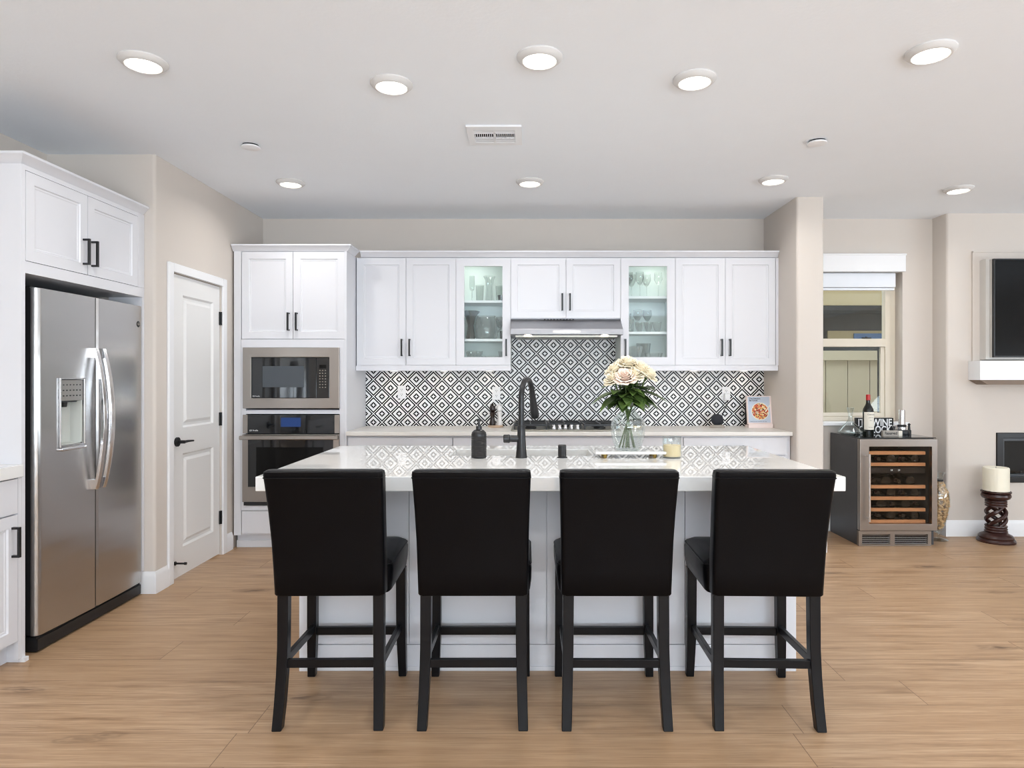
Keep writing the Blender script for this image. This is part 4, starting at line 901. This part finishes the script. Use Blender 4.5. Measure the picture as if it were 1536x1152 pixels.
obj('spray_head', MB().tube([a - d_ * 0.005, a + d_ * 0.02, a + d_ * 0.05, a + d_ * 0.115, a + d_ * 0.145, a + d_ * 0.155], [0.0155, 0.0165, 0.018, 0.024, 0.0245, 0.020], 16), 'black', fa, local=True)
obj('handle', MB().tube([(-0.015, 0, 0.10), (-0.06, 0, 0.10), (-0.062, 0, 0.10), (-0.09, 0, 0.10), (-0.094, 0, 0.10)], [0.018, 0.019, 0.022, 0.022, 0.019], 18), 'black', fa, local=True)
obj('handle_ring', MB().lathe([(0.0225, -0.070), (0.0232, -0.0675), (0.0225, -0.065)], (0, 0, 0.10), 'X'), 'case', fa, local=True)
sd = thing('soap_dispenser', 'black ribbed soap pump bottle left of the faucet', 'soap dispenser', (-0.258, 3.47, IZ))
prof = [(0.036, 0), (0.040, 0.004)]
for i in range(22): prof += [(0.0405, 0.008 + i * 0.005), (0.0392, 0.0105 + i * 0.005)]
prof += [(0.040, 0.122), (0.037, 0.134), (0.026, 0.146), (0.016, 0.149)]
obj('bottle', MB().lathe(prof), 'black', sd, local=True)
obj('pump', MB().lathe([(0.0155, 0.1495), (0.0155, 0.166), (0.006, 0.168), (0.005, 0.19), (0.010, 0.192), (0.010, 0.205), (0.001, 0.206)]).tube([(0, 0, 0.198), (0.005, 0.03, 0.199), (0.007, 0.045, 0.193)], 0.0045, 8), 'black', sd, local=True)
ag = thing('air_gap', 'short black air gap cap right of the faucet', 'air gap', (0.18, 3.475, IZ))
obj('flange', MB().lathe([(0.027, 0), (0.027, 0.004), (0.023, 0.006), (0.001, 0.006)]), 'black', ag, local=True)
obj('cap', MB().lathe([(0.022, 0.006), (0.022, 0.064), (0.019, 0.068), (0.001, 0.069)]), 'black', ag, local=True)
# tray, vase, roses, candle
tr = thing('tray', 'white stone tray on small feet under the flower vase', 'tray', (0.535, 3.52, IZ))
obj('plate', MB().box(-0.185, 0.185, -0.09, 0.09, 0.022, 0.036), 'quartz', tr, local=True, bevel=0.004)
for x in (-0.13, 0.13):
    for y in (-0.055, 0.055): obj('foot', MB().lathe([(0.008, 0), (0.014, 0.0215)], (x, y, 0), n=14), pbr('brass_foot', rgb(176, 150, 84), 0.3, 1.0) if x < 0 and y < 0 else bpy.data.materials['brass_foot'], tr, local=True)
VX, VY, VZ = 0.533, 3.52, IZ + 0.0365
prof = [(0.060, 0.0), (0.065, 0.003)]
for i in range(14):
    z = 0.012 + i * 0.0095; r = 0.066 + 0.022 * math.sin(math.pi * 0.5 * min(1, (i + 1) / 11)); prof += [(r + 0.0025, z), (r - 0.0005, z + 0.0048)]
prof += [(0.088, 0.150), (0.080, 0.165), (0.060, 0.185), (0.044, 0.205), (0.039, 0.225), (0.041, 0.245), (0.047, 0.258), (0.045, 0.259), (0.036, 0.225), (0.041, 0.204), (0.077, 0.163), (0.084, 0.149), (0.08, 0.10), (0.06, 0.012), (0.001, 0.010)]
obj('flower_vase', MB().lathe([(0.001, 0.0)] + prof, n=40, cap=False), 'vase', local=True, label='ribbed clear glass vase holding roses on the tray', cat='vase').location = (VX, VY, VZ)
def petal_mesh(mb, ang, r0, r1, z0, h, wid, curl, M4):
    """a cupped petal; r0/r1 radius at base and rim"""
    n, m = 5, 4; vs = []
    for j in range(m + 1):
        t = j / m
        for i in range(n + 1):
            s = (i / n - 0.5) * 2
            wv = wid * math.sin(math.pi * (0.18 + 0.62 * t)) * (1.0 if t < 0.99 else 0.82)
            r = r0 + (r1 - r0) * t ** 0.8 + curl * max(0, t - 0.7) ** 2 * 4
            a = ang + s * wv
            z = z0 + h * t - 0.12 * h * s * s * t - curl * 1.2 * max(0, t - 0.75) * 1.0
            vs.append(M4 @ Vector((r * math.cos(a), r * math.sin(a), z)))
    fs = [(j * (n + 1) + i, j * (n + 1) + i + 1, (j + 1) * (n + 1) + i + 1, (j + 1) * (n + 1) + i) for j in range(m) for i in range(n)]
    mb.add(vs, fs)
def leaf_piece(mb, p, d, up, L, W):
    d = d.normalized(); s = d.cross(up).normalized(); u = s.cross(d)
    n = 7; vs = []
    for i in range(n + 1):
        t = i / n; c = p + d * L * t + u * (-0.25 * L * t * t)
        wd = W * math.sin(math.pi * min(1, t ** 0.75)) * 0.5
        vs += [c - s * wd + u * wd * 0.3, c, c + s * wd + u * wd * 0.3]
    fs = []
    for i in range(n):
        for q in (0, 1): fs.append((i * 3 + q, i * 3 + q + 1, i * 3 + 4 + q, i * 3 + 3 + q))
    mb.add([tuple(v) for v in vs], fs)
def rose(bx, by, bz, tilt, size, mat, label, leaves):
    """bx,by,bz: bloom centre relative to the vase base"""
    t = thing('rose', label, 'flower', (VX, VY, VZ + 0.012), 0, 'cream roses in the glass vase')
    ax = Vector((tilt[0], tilt[1], 1)).normalized(); q = Vector((0, 0, 1)).rotation_difference(ax).to_matrix().to_4x4()
    C = Vector((bx, by, bz)); M4 = Matrix.Translation(C) @ q @ Matrix.Scale(size, 4)
    mb = MB(); rnd = random.Random(int(abs(bx * 9000) + bz * 700))
    rings = [(3, 0.003, 0.010, -0.010, 0.034, 1.25, 0.0), (4, 0.006, 0.018, -0.016, 0.040, 1.0, 0.002), (5, 0.010, 0.027, -0.022, 0.043, 0.85, 0.005), (5, 0.013, 0.036, -0.026, 0.043, 0.85, 0.010), (6, 0.014, 0.045, -0.028, 0.038, 0.75, 0.016), (6, 0.014, 0.052, -0.030, 0.027, 0.75, 0.02)]
    for k, (cnt, r0, r1, z0, h, wid, curl) in enumerate(rings):
        for i in range(cnt): petal_mesh(mb, 2 * math.pi * i / cnt + k * 0.7 + rnd.uniform(-.15, .15), r0, r1 * rnd.uniform(.94, 1.06), z0, h * rnd.uniform(.93, 1.06), wid, curl, M4)
    bl = obj('bloom', mb, mat, t, local=True, smooth=180)
    so = bl.modifiers.new('solid', 'SOLIDIFY'); so.thickness = 0.0006
    base = M4 @ Vector((0, 0, -0.03))
    lb = MB()
    for i in range(5):
        a = i * 1.257; leaf_piece(lb, base, (q.to_3x3() @ Vector((math.cos(a), math.sin(a), -0.25))), q.to_3x3() @ Vector((0, 0, 1)), 0.03, 0.009)
    foot = Vector((-bx * 0.42 + rnd.uniform(-.012, .012), -by * 0.4 + rnd.uniform(-.015, .015), 0.0)); nk = Vector((bx * 0.13, by * 0.13, 0.2))
    def bez(s): return foot * (1 - s) ** 2 + (nk * 1.35 - foot * 0.2) * 2 * s * (1 - s) * 0.9 + base * s ** 2 + nk * 0.0
    # a polyline through foot, neck, bloom
    pts = [foot.lerp(nk, u / 4) for u in range(4)] + [nk.lerp(base, u / 5) + Vector((0, 0, -0.012 * math.sin(math.pi * u / 5))) for u in range(6)]
    obj('stem', MB().tube(pts, 0.0042, 8), 'stem', t, local=True)
    obj('sepal', lb, 'leaf', t, local=True, smooth=180)
    for (s, a, el, L) in leaves:
        p = nk.lerp(base, s); m = MB()
        leaf_piece(m, p, Vector((math.cos(R(a)), math.sin(R(a)), el - 0.12)), Vector((0, 0, 1)), L * 1.15, L * 0.66)
        obj('leaf', m, 'leaf', t, local=True, smooth=180)
# coordinates relative to vase base; X right, Y away from the viewer
L6 = lambda a0: [(0.30, a0, 0.05, 0.11), (0.42, a0 + 120, 0.25, 0.11), (0.55, a0 + 235, 0.1, 0.105), (0.68, a0 + 60, 0.2, 0.10), (0.36, a0 + 300, -0.15, 0.10), (0.78, a0 + 180, 0.1, 0.085), (0.22, a0 + 70, 0.0, 0.10), (0.5, a0 + 20, -0.3, 0.09)]
rose(-0.022, -0.055, 0.385, (-0.1, -0.85), 1.12, 'petalpink', 'blush pink rose facing the viewer, lowest in front of the bouquet', L6(250))
rose(-0.088, -0.02, 0.375, (-0.7, -0.5), 1.0, 'petal', 'cream rose at the far left of the bouquet', L6(190) + [(0.62, 188, -0.05, 0.14), (0.5, 205, -0.25, 0.13)])
rose(-0.068, 0.02, 0.425, (-0.5, -0.3), 1.1, 'petal', 'cream rose above the leftmost bloom', L6(140))
rose(0.004, 0.02, 0.46, (0.05, -0.35), 1.12, 'petal', 'cream rose topmost in the bouquet', L6(100))
rose(0.035, -0.035, 0.40, (0.25, -0.6), 1.0, 'petal', 'cream rose just right of the blush pink rose', L6(290))
rose(0.075, 0.0, 0.43, (0.45, -0.35), 1.15, 'petal', 'large cream rose upper right in the bouquet', L6(20))
rose(0.115, -0.005, 0.40, (0.8, -0.4), 1.05, 'petal', 'cream rose at the far right of the bouquet', L6(340) + [(0.55, -12, 0.0, 0.14), (0.45, 5, -0.3, 0.12)])
rose(0.05, 0.065, 0.41, (0.3, 0.5), 1.0, 'petal', 'cream rose half hidden at the back of the bouquet', L6(60))
cn = thing('jar_candle', 'amber wax candle in a clear glass jar beside the tray', 'candle', (0.757, 3.47, IZ))
obj('jar', MB().lathe([(0.001, 0), (0.047, 0), (0.049, 0.004), (0.049, 0.112), (0.0465, 0.112), (0.0465, 0.008), (0.001, 0.008)], n=36, cap=False), 'vase', cn, local=True)
obj('wax', MB().lathe([(0.0455, 0.009), (0.0455, 0.066), (0.042, 0.068), (0.001, 0.067)], n=36), 'wax2', cn, local=True)
obj('wick', MB().cyl((0, 0, 0.067), 0.0012, 0.012, n=8), 'ink', cn, local=True)

# ------------------------------------------------------------------ bar stools
def rrect(wx, wy, r, n=5):
    p = []
    for cx, cy, a in ((wx / 2 - r, wy / 2 - r, 0), (-wx / 2 + r, wy / 2 - r, 90), (-wx / 2 + r, -wy / 2 + r, 180), (wx / 2 - r, -wy / 2 + r, 270)): p += arc(cx, cy, r, a, a + 90, n)
    return p
def make_stool():
    t = thing('bar_stool', 'x', 'bar stool', (0, 0, 0), 0, 'black bar stools at the island')
    # backrest: tapered, leaning, upholstered down to the seat frame
    rs = []
    secs = [(0.506, 0.418, 0.070), (0.512, 0.424, 0.078), (0.60, 0.426, 0.080), (0.72, 0.428, 0.080), (0.84, 0.434, 0.078), (0.94, 0.441, 0.076), (0.982, 0.444, 0.076), (0.994, 0.440, 0.070), (0.999, 0.425, 0.052)]
    for z, wx, wy in secs:
        u = (z - 0.506) / 0.49; yc = -0.182 - 0.035 * u - 0.062 * u * u
        rs.append([(p[0], p[1] + yc, z) for p in rrect(wx, wy, min(0.018, wy * 0.3))])
    br = obj('backrest', MB().rings(rs), 'leather', t, local=True, smooth=50)
    pp = []
    yc = -0.182 - 0.035 - 0.058
    for p in rrect(0.4435, 0.0765, 0.018, 4): pp.append((p[0], p[1] + yc, 0.972))
    obj('piping', MB().tube(pp, 0.0022, 6, closed=True), 'leather', br, local=True)
    rs = []
    for z, wx, d0, d1 in ((0.492, 0.425, -0.145, 0.245), (0.50, 0.440, -0.145, 0.256), (0.54, 0.450, -0.145, 0.268), (0.585, 0.452, -0.145, 0.268), (0.612, 0.440, -0.145, 0.258), (0.626, 0.40, -0.145, 0.232), (0.630, 0.33, -0.14, 0.19)):
        rs.append([(p[0], p[1] + (d0 + d1) / 2, z) for p in rrect(wx, d1 - d0, 0.035)])
    st = obj('seat', MB().rings(rs), 'leather', t, local=True, smooth=50)
    pp = [(p[0], p[1] + 0.0565, 0.604) for p in rrect(0.448, 0.408, 0.035, 4)]
    obj('piping', MB().tube(pp, 0.0028, 6, closed=True), 'leather', st, local=True)
    for s in (-1, 1):
        obj('leg', MB().loft([(s * 0.184, -0.180, 0.506, 0.042, 0.042), (s * 0.185, -0.182, 0.3, 0.041, 0.042), (s * 0.187, -0.19, 0.2, 0.040, 0.041), (s * 0.190, -0.206, 0.09, 0.039, 0.040), (s * 0.193, -0.226, 0.0, 0.037, 0.038)]), 'legwood', t, local=True, bevel=0.003)
        obj('leg', MB().loft([(s * 0.198, 0.222, 0.492, 0.042, 0.042), (s * 0.199, 0.222, 0.2, 0.041, 0.041), (s * 0.204, 0.230, 0.0, 0.034, 0.034)]), 'legwood', t, local=True, bevel=0.003)
        obj('stretcher', MB().prism([(-0.172, 0.218), (0.204, 0.205), (0.204, 0.238), (-0.172, 0.250)], s * 0.192 - 0.009, s * 0.192 + 0.009, 'X'), 'legwood', t, local=True, bevel=0.002)
    obj('stretcher', MB().box(-0.168, 0.168, -0.199, -0.179, 0.222, 0.254), 'legwood', t, local=True, bevel=0.002)
    obj('stretcher', MB().box(-0.179, 0.179, 0.213, 0.233, 0.188, 0.224), 'legwood', t, local=True, bevel=0.002)
    return t
s0 = make_stool()
for i, (x, y, rz, l) in enumerate(((-0.766, 2.75, 0.8, 'black leather bar stool leftmost of the four at the island'), (-0.212, 2.75, 0.2, 'black leather bar stool second from left, in front of the soap pump'), (0.341, 2.748, -0.2, 'black leather bar stool third from left, below the flower vase'), (0.927, 2.745, -1.6, 'black leather bar stool rightmost of the four, nearest the wine fridge'))):
    o = s0 if i == 0 else copy_tree(s0)
    o.location = (x, y, 0); o.rotation_euler = (0, 0, R(rz)); o['label'] = l

# ------------------------------------------------------------------ wine fridge and what stands on it
QX0, QX1, QY0, QY1, QZ = 2.641, 3.258, 5.25, 5.765, 0.858
t = thing('wine_fridge', 'steel framed wine fridge full of bottles in front of the window', 'wine fridge', (2.95, 5.5, 0))
b = MB(); e = 0.03
b.box(QX0, QX0 + e, QY0 + 0.05, QY1, 0.0, QZ); b.box(QX1 - e, QX1, QY0 + 0.05, QY1, 0.0, QZ); b.box(QX0 + e, QX1 - e, QY0 + 0.05, QY1, QZ - e, QZ); b.box(QX0 + e, QX1 - e, QY0 + 0.05, QY1, 0.10, 0.14)
obj('case', b, 'side', t, bevel=0.002)
obj('lining', MB().box(QX0 + e + 0.001, QX1 - e - 0.001, QY1 - 0.012, QY1 - 0.002, 0.141, QZ - e - 0.001), 'interior', t)
obj('top_plate', MB().box(QX0, QX1, QY0 + 0.02, QY1, QZ + 0.0003, QZ + 0.006), 'glassblk', t)
d = obj('door', frameY(MB(), [(QX0, 0.125), (QX1, 0.125), (QX1, QZ - 0.004), (QX0, QZ - 0.004)], [(2.715, 0.178), (3.214, 0.178), (3.214, 0.793), (2.715, 0.793)], QY0, QY0 + 0.045), 'steelx', t, bevel=0.003)
obj('pane', MB().box(2.7155, 3.2135, QY0 + 0.015, QY0 + 0.02, 0.1785, 0.7925), 'winepane', d)
b = MB(); b.cyl((2.695, QY0 - 0.045, 0.205), 0.0085, 0.535); b.cyl((2.695, QY0 - 0.045, 0.225), 0.006, 0.045, 'Y'); b.cyl((2.695, QY0 - 0.045, 0.72), 0.006, 0.045, 'Y')
obj('handle', b, 'chrome', d)
g = obj('toe_grille', MB().slab_hole(0, 1, 0, 1, .4, .6, .4, .6, 0, .01), 'steelx', t); bpy.data.objects.remove(g)
b = MB()
b.box(2.632, 3.21, QY0 + 0.004, QY0 + 0.03, 0.097, 0.122); b.box(2.632, 3.21, QY0 + 0.004, QY0 + 0.03, 0.002, 0.016)
for x0, x1 in ((2.632, 2.66), (2.885, 2.92), (3.185, 3.21)): b.box(x0, x1, QY0 + 0.004, QY0 + 0.03, 0.016, 0.097)
obj('toe_grille', b, 'steelx', t)
b = MB()
for k in range(5):
    z = 0.022 + k * 0.0155
    for x0, x1 in ((2.66, 2.885), (2.92, 3.185)): b.prism([(QY0 + 0.007, z), (QY0 + 0.009, z), (QY0 + 0.019, z + 0.0095), (QY0 + 0.017, z + 0.0095)], x0, x1, 'X')
obj('vent_slat', b, 'chrome', t)
obj('toe_recess', MB().box(2.655, 3.19, QY0 + 0.035, QY0 + 0.045, 0.002, 0.098), 'interior', t)
obj('added_fill_strip', MB().box(2.75, 3.15, QY0 + 0.06, QY0 + 0.075, 0.82, 0.826), 'winefill', t)  # glowing strip added to brighten the bottles and shelves
SZ = [0.736, 0.645, 0.4655, 0.372, 0.280, 0.186]
for z in SZ:
    s = obj('shelf', MB().box(2.69, 3.195, QY0 + 0.055, QY0 + 0.08, z - 0.013, z + 0.013), 'shelfwood', t)
    b = MB()
    for q in range(6): b.cyl((2.70 + q * 0.095, QY0 + 0.08, z - 0.006), 0.003, 0.40, 'Y', 8)
    obj('rail', b, 'chrome', s)
cpn = obj('control_panel', MB().box(2.70, 3.19, QY0 + 0.06, QY0 + 0.09, 0.575, 0.62), 'interior', t)
text('lettering', '54', 0.018, (2.925, QY0 + 0.0592, 0.598), FRONT, 'glow', cpn); text('lettering', '57', 0.018, (2.985, QY0 + 0.0592, 0.598), FRONT, 'glow', cpn)
def bottle_prof(): return [(0.001, 0.004), (0.02, 0.0), (0.037, 0.002), (0.038, 0.01), (0.038, 0.19), (0.034, 0.21), (0.018, 0.238), (0.0145, 0.25), (0.014, 0.30), (0.0155, 0.302), (0.0155, 0.308), (0.001, 0.309)]
wb0 = None
for ri, (z, nm) in enumerate(zip(SZ[1:], ('second', 'third', 'fourth', 'fifth', 'lowest'))):
    n = 5 if ri not in (1,) else 4
    for k, od in zip(range(n), ('first', 'second', 'third', 'fourth', 'fifth')):
        x = 2.745 + k * 0.099 + (0.02 if ri % 2 else 0.0) + (0.04 if ri == 1 else 0)
        lab = '%s dark wine bottle from the left on the %s shelf of the wine fridge' % (od, nm)
        if wb0 is None:
            wb0 = thing('wine_bottle', lab, 'wine bottle', (0, 0, 0), 0, 'bottles lying in the wine fridge')
            obj('glass', MB().lathe(bottle_prof(), axis='Y', n=22, cap=False), 'bottle', wb0, local=True)
            obj('capsule', MB().lathe([(0.0152, 0.262), (0.0152, 0.2995)], axis='Y', n=18), pbr('dark_capsule', rgb(70, 44, 44), 0.3), wb0, local=True)
            c = wb0
        else: c = copy_tree(wb0); c['label'] = lab
        # alternate direction: some show the base, some the neck
        flip = (k + ri) % 2
        c.location = (x, QY0 + 0.10 + (0.31 if flip else 0.0), z + 0.036); c.rotation_euler = (0, 0, math.pi if flip else 0)
        if ri == 1: c.location.z += 0.003
ZT = QZ + 0.0063
t = thing('wine_bottle', 'red capped wine bottle with cream label standing on the wine fridge', 'wine bottle', (2.845, 5.52, ZT))
obj('glass', MB().lathe([(0.001, 0.0), (0.042, 0.0), (0.043, 0.006), (0.043, 0.195), (0.040, 0.215), (0.021, 0.252), (0.0165, 0.268), (0.0165, 0.335), (0.001, 0.336)], n=32), 'bottle', t, local=True)
obj('capsule', MB().lathe([(0.0172, 0.290), (0.0172, 0.337), (0.001, 0.338)], n=24), 'foil', t, local=True, label='red foil capsule')
m = MB(); vs = []; n = 16
for j, z in enumerate((0.045, 0.192)):
    for i in range(n + 1):
        a = R(-90 - 72 + 144 * i / n); vs.append((0.0434 * math.cos(a), 0.0434 * math.sin(a), z))
m.add(vs, [(i, i + 1, n + 2 + i, n + 1 + i) for i in range(n)])
lb = obj('label_paper', m, 'paper', t, local=True, smooth=180, label='cream paper label')
for s, z, sz in (('Chateau', 0.172, 0.017), ('grand vin', 0.146, 0.010), ('2015', 0.122, 0.010), ('Bordeaux', 0.066, 0.009)):
    o = text('lettering', s, sz, (0, 0, 0), FRONT, 'inkgrey', lb); o.location = (0, -0.0442, z)
t = thing('wine_sign', 'black block sign with white lettering behind the standing wine bottle', 'sign', (2.955, 5.64, ZT))
obj('block', MB().box(2.80, 3.115, 5.625, 5.665, ZT, ZT + 0.135), 'signblk', t, bevel=0.002)
text('lettering', "IT'S WINE", 0.083, (2.957, 5.6247, ZT + 0.093), FRONT, 'inkwhite', t, off=0.0022)['fit'] = 0.288
text('lettering', "O'CLOCK", 0.083, (2.957, 5.6247, ZT + 0.033), FRONT, 'inkwhite', t, off=0.0022)['fit'] = 0.280
t = thing('reserved_sign', 'small grey wooden sign lettered Reserved on the front of the fridge top', 'sign', (3.0, 5.40, ZT))
obj('block', MB().box(2.905, 3.035, 5.40, 5.425, ZT, ZT + 0.045), 'signgrey', t, bevel=0.002)
obj('corner_tab', MB().box(3.0355, 3.065, 5.402, 5.423, ZT, ZT + 0.042), 'paper', t, bevel=0.002)
text('lettering', 'Reserved', 0.034, (2.970, 5.3997, ZT + 0.023), FRONT, 'ink', t, sx=0.8, off=0.0004)
t = thing('decanter', 'wide clear glass decanter left of the standing wine bottle', 'decanter', (2.715, 5.56, ZT))
obj('body', MB().lathe([(0.001, 0), (0.07, 0.0), (0.098, 0.012), (0.10, 0.028), (0.075, 0.06), (0.035, 0.095), (0.018, 0.13), (0.016, 0.16), (0.024, 0.20), (0.034, 0.225), (0.0325, 0.2255), (0.021, 0.197), (0.0135, 0.16), (0.0155, 0.13), (0.032, 0.097), (0.072, 0.062), (0.096, 0.028), (0.094, 0.014), (0.068, 0.004), (0.001, 0.004)], n=36, cap=False), 'vase', t, local=True)
t = thing('wine_opener', 'chrome electric wine opener on a black charging base', 'wine opener', (3.16, 5.58, ZT))
obj('base', MB().lathe([(0.058, 0), (0.06, 0.006), (0.058, 0.03), (0.05, 0.036), (0.001, 0.036)], n=30), 'case', t, local=True)
obj('body', MB().lathe([(0.03, 0.0365), (0.031, 0.06), (0.026, 0.075), (0.0265, 0.20), (0.024, 0.206), (0.001, 0.207)], n=26), 'chrome', t, local=True)
obj('collar', MB().lathe([(0.0315, 0.062), (0.034, 0.066), (0.034, 0.078), (0.0275, 0.082)], n=26), 'case', t, local=True)
t = thing('bottle_stopper', 'small chrome bottle stopper beside the wine opener', 'stopper', (3.085, 5.56, ZT))
obj('post', MB().lathe([(0.016, 0), (0.016, 0.006), (0.006, 0.012), (0.006, 0.05), (0.013, 0.062), (0.013, 0.075), (0.001, 0.082)]), 'chrome', t, local=True)
t = thing('bottle_stopper', 'small black and chrome stopper right of the wine opener', 'stopper', (3.234, 5.60, ZT))
obj('post', MB().lathe([(0.016, 0), (0.016, 0.03), (0.01, 0.036), (0.008, 0.075), (0.013, 0.082), (0.001, 0.092)]), 'case', t, local=True)

# cork filled glass amphora
AX, AY = 3.398, 5.46
t = thing('glass_amphora', 'tall footed glass vase full of wine corks by the fireplace wall', 'vase', (AX, AY, 0))
AP = [(0.001, 0.0), (0.068, 0.0), (0.070, 0.004), (0.05, 0.012), (0.012, 0.022), (0.010, 0.05), (0.022, 0.075), (0.045, 0.13), (0.068, 0.21), (0.080, 0.29), (0.082, 0.34), (0.074, 0.40), (0.050, 0.45), (0.030, 0.48), (0.027, 0.51), (0.034, 0.54), (0.05, 0.56)]
IN = [(max(0.001, r - 0.003), z + 0.002) for r, z in AP[6:]]
obj('body', MB().lathe(AP + IN[::-1] + [(0.001, 0.08)], n=36, cap=False), 'vase', t, local=True)
obj('neck_band', MB().lathe([(0.0305, 0.487), (0.033, 0.494), (0.0305, 0.501)], n=24), 'case', t, local=True)
def arad(z):
    for (r0, z0), (r1, z1) in zip(AP[6:], AP[7:]):
        if z0 <= z <= z1: return r0 + (r1 - r0) * (z - z0) / (z1 - z0)
    return 0.02
ck0 = None; rnd = random.Random(3); z = 0.105
lab = 'wine cork packed among others in the glass amphora'
while z < 0.505:
    r = arad(z) - 0.017; cnt = max(1, int(2 * math.pi * max(r, 0.004) / 0.036))
    for i in range(cnt):
        a = 2 * math.pi * i / cnt + rnd.random() * 0.5
        if ck0 is None: ck0 = obj('wine_cork', MB().lathe([(0.0095, -0.019), (0.0108, -0.018), (0.0108, 0.018), (0.0095, 0.019)], n=10), 'cork', local=True); c = ck0
        else: c = ck0.copy(); COL.objects.link(c)
        props(c, lab, 'cork', 'corks in the glass amphora')
        c.location = (AX + max(r, 0.0) * math.cos(a), AY + max(r, 0.0) * math.sin(a), z + rnd.uniform(-.004, .004))
        c.rotation_euler = (rnd.uniform(0.6, 2.2), rnd.uniform(-.5, .5), a + rnd.uniform(-.7, .7))
    z += 0.0225

# ------------------------------------------------------------------ fireplace wall
t = thing('mantel_shelf', 'thick white mantel shelf below the television', 'mantel', (4.7, 5.52, 1.28))
obj('shelf', MB().box(3.728, 5.7, 5.443, 5.5915, 1.322, 1.482), 'trim', t, bevel=0.003)
obj('cove', MB().prism([(3.735, 1.3215), (3.80, 1.285), (5.62, 1.285), (5.693, 1.3215)], 5.452, 5.5915, 'Y'), 'mantelwood', t, label='brown wood cove under the shelf')
t = thing('television', 'black wall mounted television above the mantel', 'television', (4.8, 5.5, 1.52))
obj('screen', MB().box(3.858, 5.60, 5.452, 5.458, 1.523, 2.312), 'screen', t)
obj('bezel', frameY(MB(), [(3.846, 1.511), (5.612, 1.511), (5.612, 2.325), (3.846, 2.325)], [(3.8575, 1.5225), (5.6005, 1.5225), (5.6005, 2.3135), (3.8575, 2.3135)], 5.449, 5.47), 'case', t)
obj('back_cover', MB().box(3.846, 5.612, 5.4705, 5.50, 1.511, 2.325), pbr('silver_back', rgb(196, 192, 186), 0.4), t)
obj('wall_mount', MB().box(3.815, 5.65, 5.5005, 5.575, 1.495, 2.33), pbr('pale_mount_box', rgb(210, 206, 200), 0.6), t)
struct('trim_2', MB().box(3.757, 5.78, 5.575, 5.592, 1.4825, 2.40).box(3.757, 5.78, 5.568, 5.592, 2.40, 2.41), 'wall')
t = thing('fireplace', 'black framed fireplace insert with ember bed in the wall', 'fireplace', (4.6, 5.7, 0.46))
obj('frame', frameY(MB(), [(3.967, 0.455), (5.248, 0.455), (5.248, 0.874), (3.967, 0.874)], [(4.02, 0.505), (5.195, 0.505), (5.195, 0.83), (4.02, 0.83)], 5.578, 5.60), 'black', t, bevel=0.004)
obj('inner_frame', frameY(MB(), [(4.0, 0.48), (5.21, 0.48), (5.21, 0.85), (4.0, 0.85)], [(4.045, 0.52), (5.17, 0.52), (5.17, 0.805), (4.045, 0.805)], 5.605, 5.64), 'side', t)
obj('firebox', MB().box(3.97, 5.245, 5.86, 5.875, 0.456, 0.873).box(3.97, 5.245, 5.66, 5.86, 0.456, 0.475), 'interior', t)
obj('glass_front', MB().box(4.045, 5.17, 5.645, 5.65, 0.52, 0.805), 'firepane', t)
rnd = random.Random(5); b = MB()
for i in range(70):
    x = rnd.uniform(4.0, 5.2); y = rnd.uniform(5.68, 5.84); s = rnd.uniform(0.012, 0.03)
    b.lathe([(s * 0.5, -s * 0.4), (s, 0), (s * 0.6, s * 0.5), (0.001, s * 0.6)], (x, y, 0.475 + s * 0.4 + 0.02), n=7)
o = obj('ember_bed', b, 'ember', t); o['kind'] = 'stuff'
# candle holder with three twisted strands
HX, HY = 3.836, 5.41
t = thing('candle_holder', 'dark carved wooden pillar candle holder standing on the floor', 'candle holder', (HX, HY, 0))
obj('base', MB().lathe([(0.136, 0.0), (0.138, 0.012), (0.130, 0.026), (0.122, 0.03), (0.125, 0.042), (0.112, 0.058), (0.092, 0.068), (0.078, 0.078), (0.083, 0.088), (0.076, 0.098), (0.081, 0.108), (0.074, 0.118), (0.080, 0.128), (0.078, 0.136), (0.001, 0.138)], n=40), 'darkwood', t, local=True)
for k in range(4):
    pts = []
    for i in range(17):
        u = i / 16; a = R(90 * k + 200 * u); r = 0.048 + 0.022 * math.sin(math.pi * u)
        pts.append((r * math.cos(a), r * math.sin(a), 0.132 + 0.16 * u))
    obj('twisted_strand', MB().tube(pts, 0.0165, 10), 'darkwood', t, local=True)
obj('top', MB().lathe([(0.07, 0.288), (0.078, 0.292), (0.074, 0.302), (0.079, 0.312), (0.074, 0.322), (0.079, 0.332), (0.074, 0.342), (0.082, 0.35), (0.098, 0.358), (0.106, 0.374), (0.102, 0.392), (0.092, 0.398), (0.107, 0.404), (0.107, 0.414), (0.001, 0.416)], n=40), 'darkwood', t, local=True)
t = thing('pillar_candle', 'wide ivory pillar candle on the dark carved holder', 'candle', (HX, HY, 0.4163))
obj('wax', MB().lathe([(0.0905, 0), (0.093, 0.003), (0.093, 0.186), (0.088, 0.193), (0.06, 0.188), (0.001, 0.184)], n=40), 'wax', t, local=True)
obj('wick', MB().cyl((0, 0, 0.184), 0.0018, 0.014, n=8), 'ink', t, local=True)

# lettering becomes plain mesh
bpy.context.view_layer.update()
dg = bpy.context.evaluated_depsgraph_get()
for o in [o for o in bpy.data.objects if o.type == 'FONT']:
    me = bpy.data.meshes.new_from_object(o.evaluated_get(dg)); nm = o.name
    if 'fit' in o: o.scale.x = o['fit'] / max(1e-6, max(v.co.x for v in me.vertices) - min(v.co.x for v in me.vertices)); bpy.context.view_layer.update()
    n = bpy.data.objects.new('lettering_mesh', me); COL.objects.link(n); n.parent = o.parent; n.matrix_local = o.matrix_local.copy()
    for k_ in o.keys():
        if k_ == 'label': n['label'] = o['label']
    cu = o.data; bpy.data.objects.remove(o); bpy.data.curves.remove(cu); n.name = nm
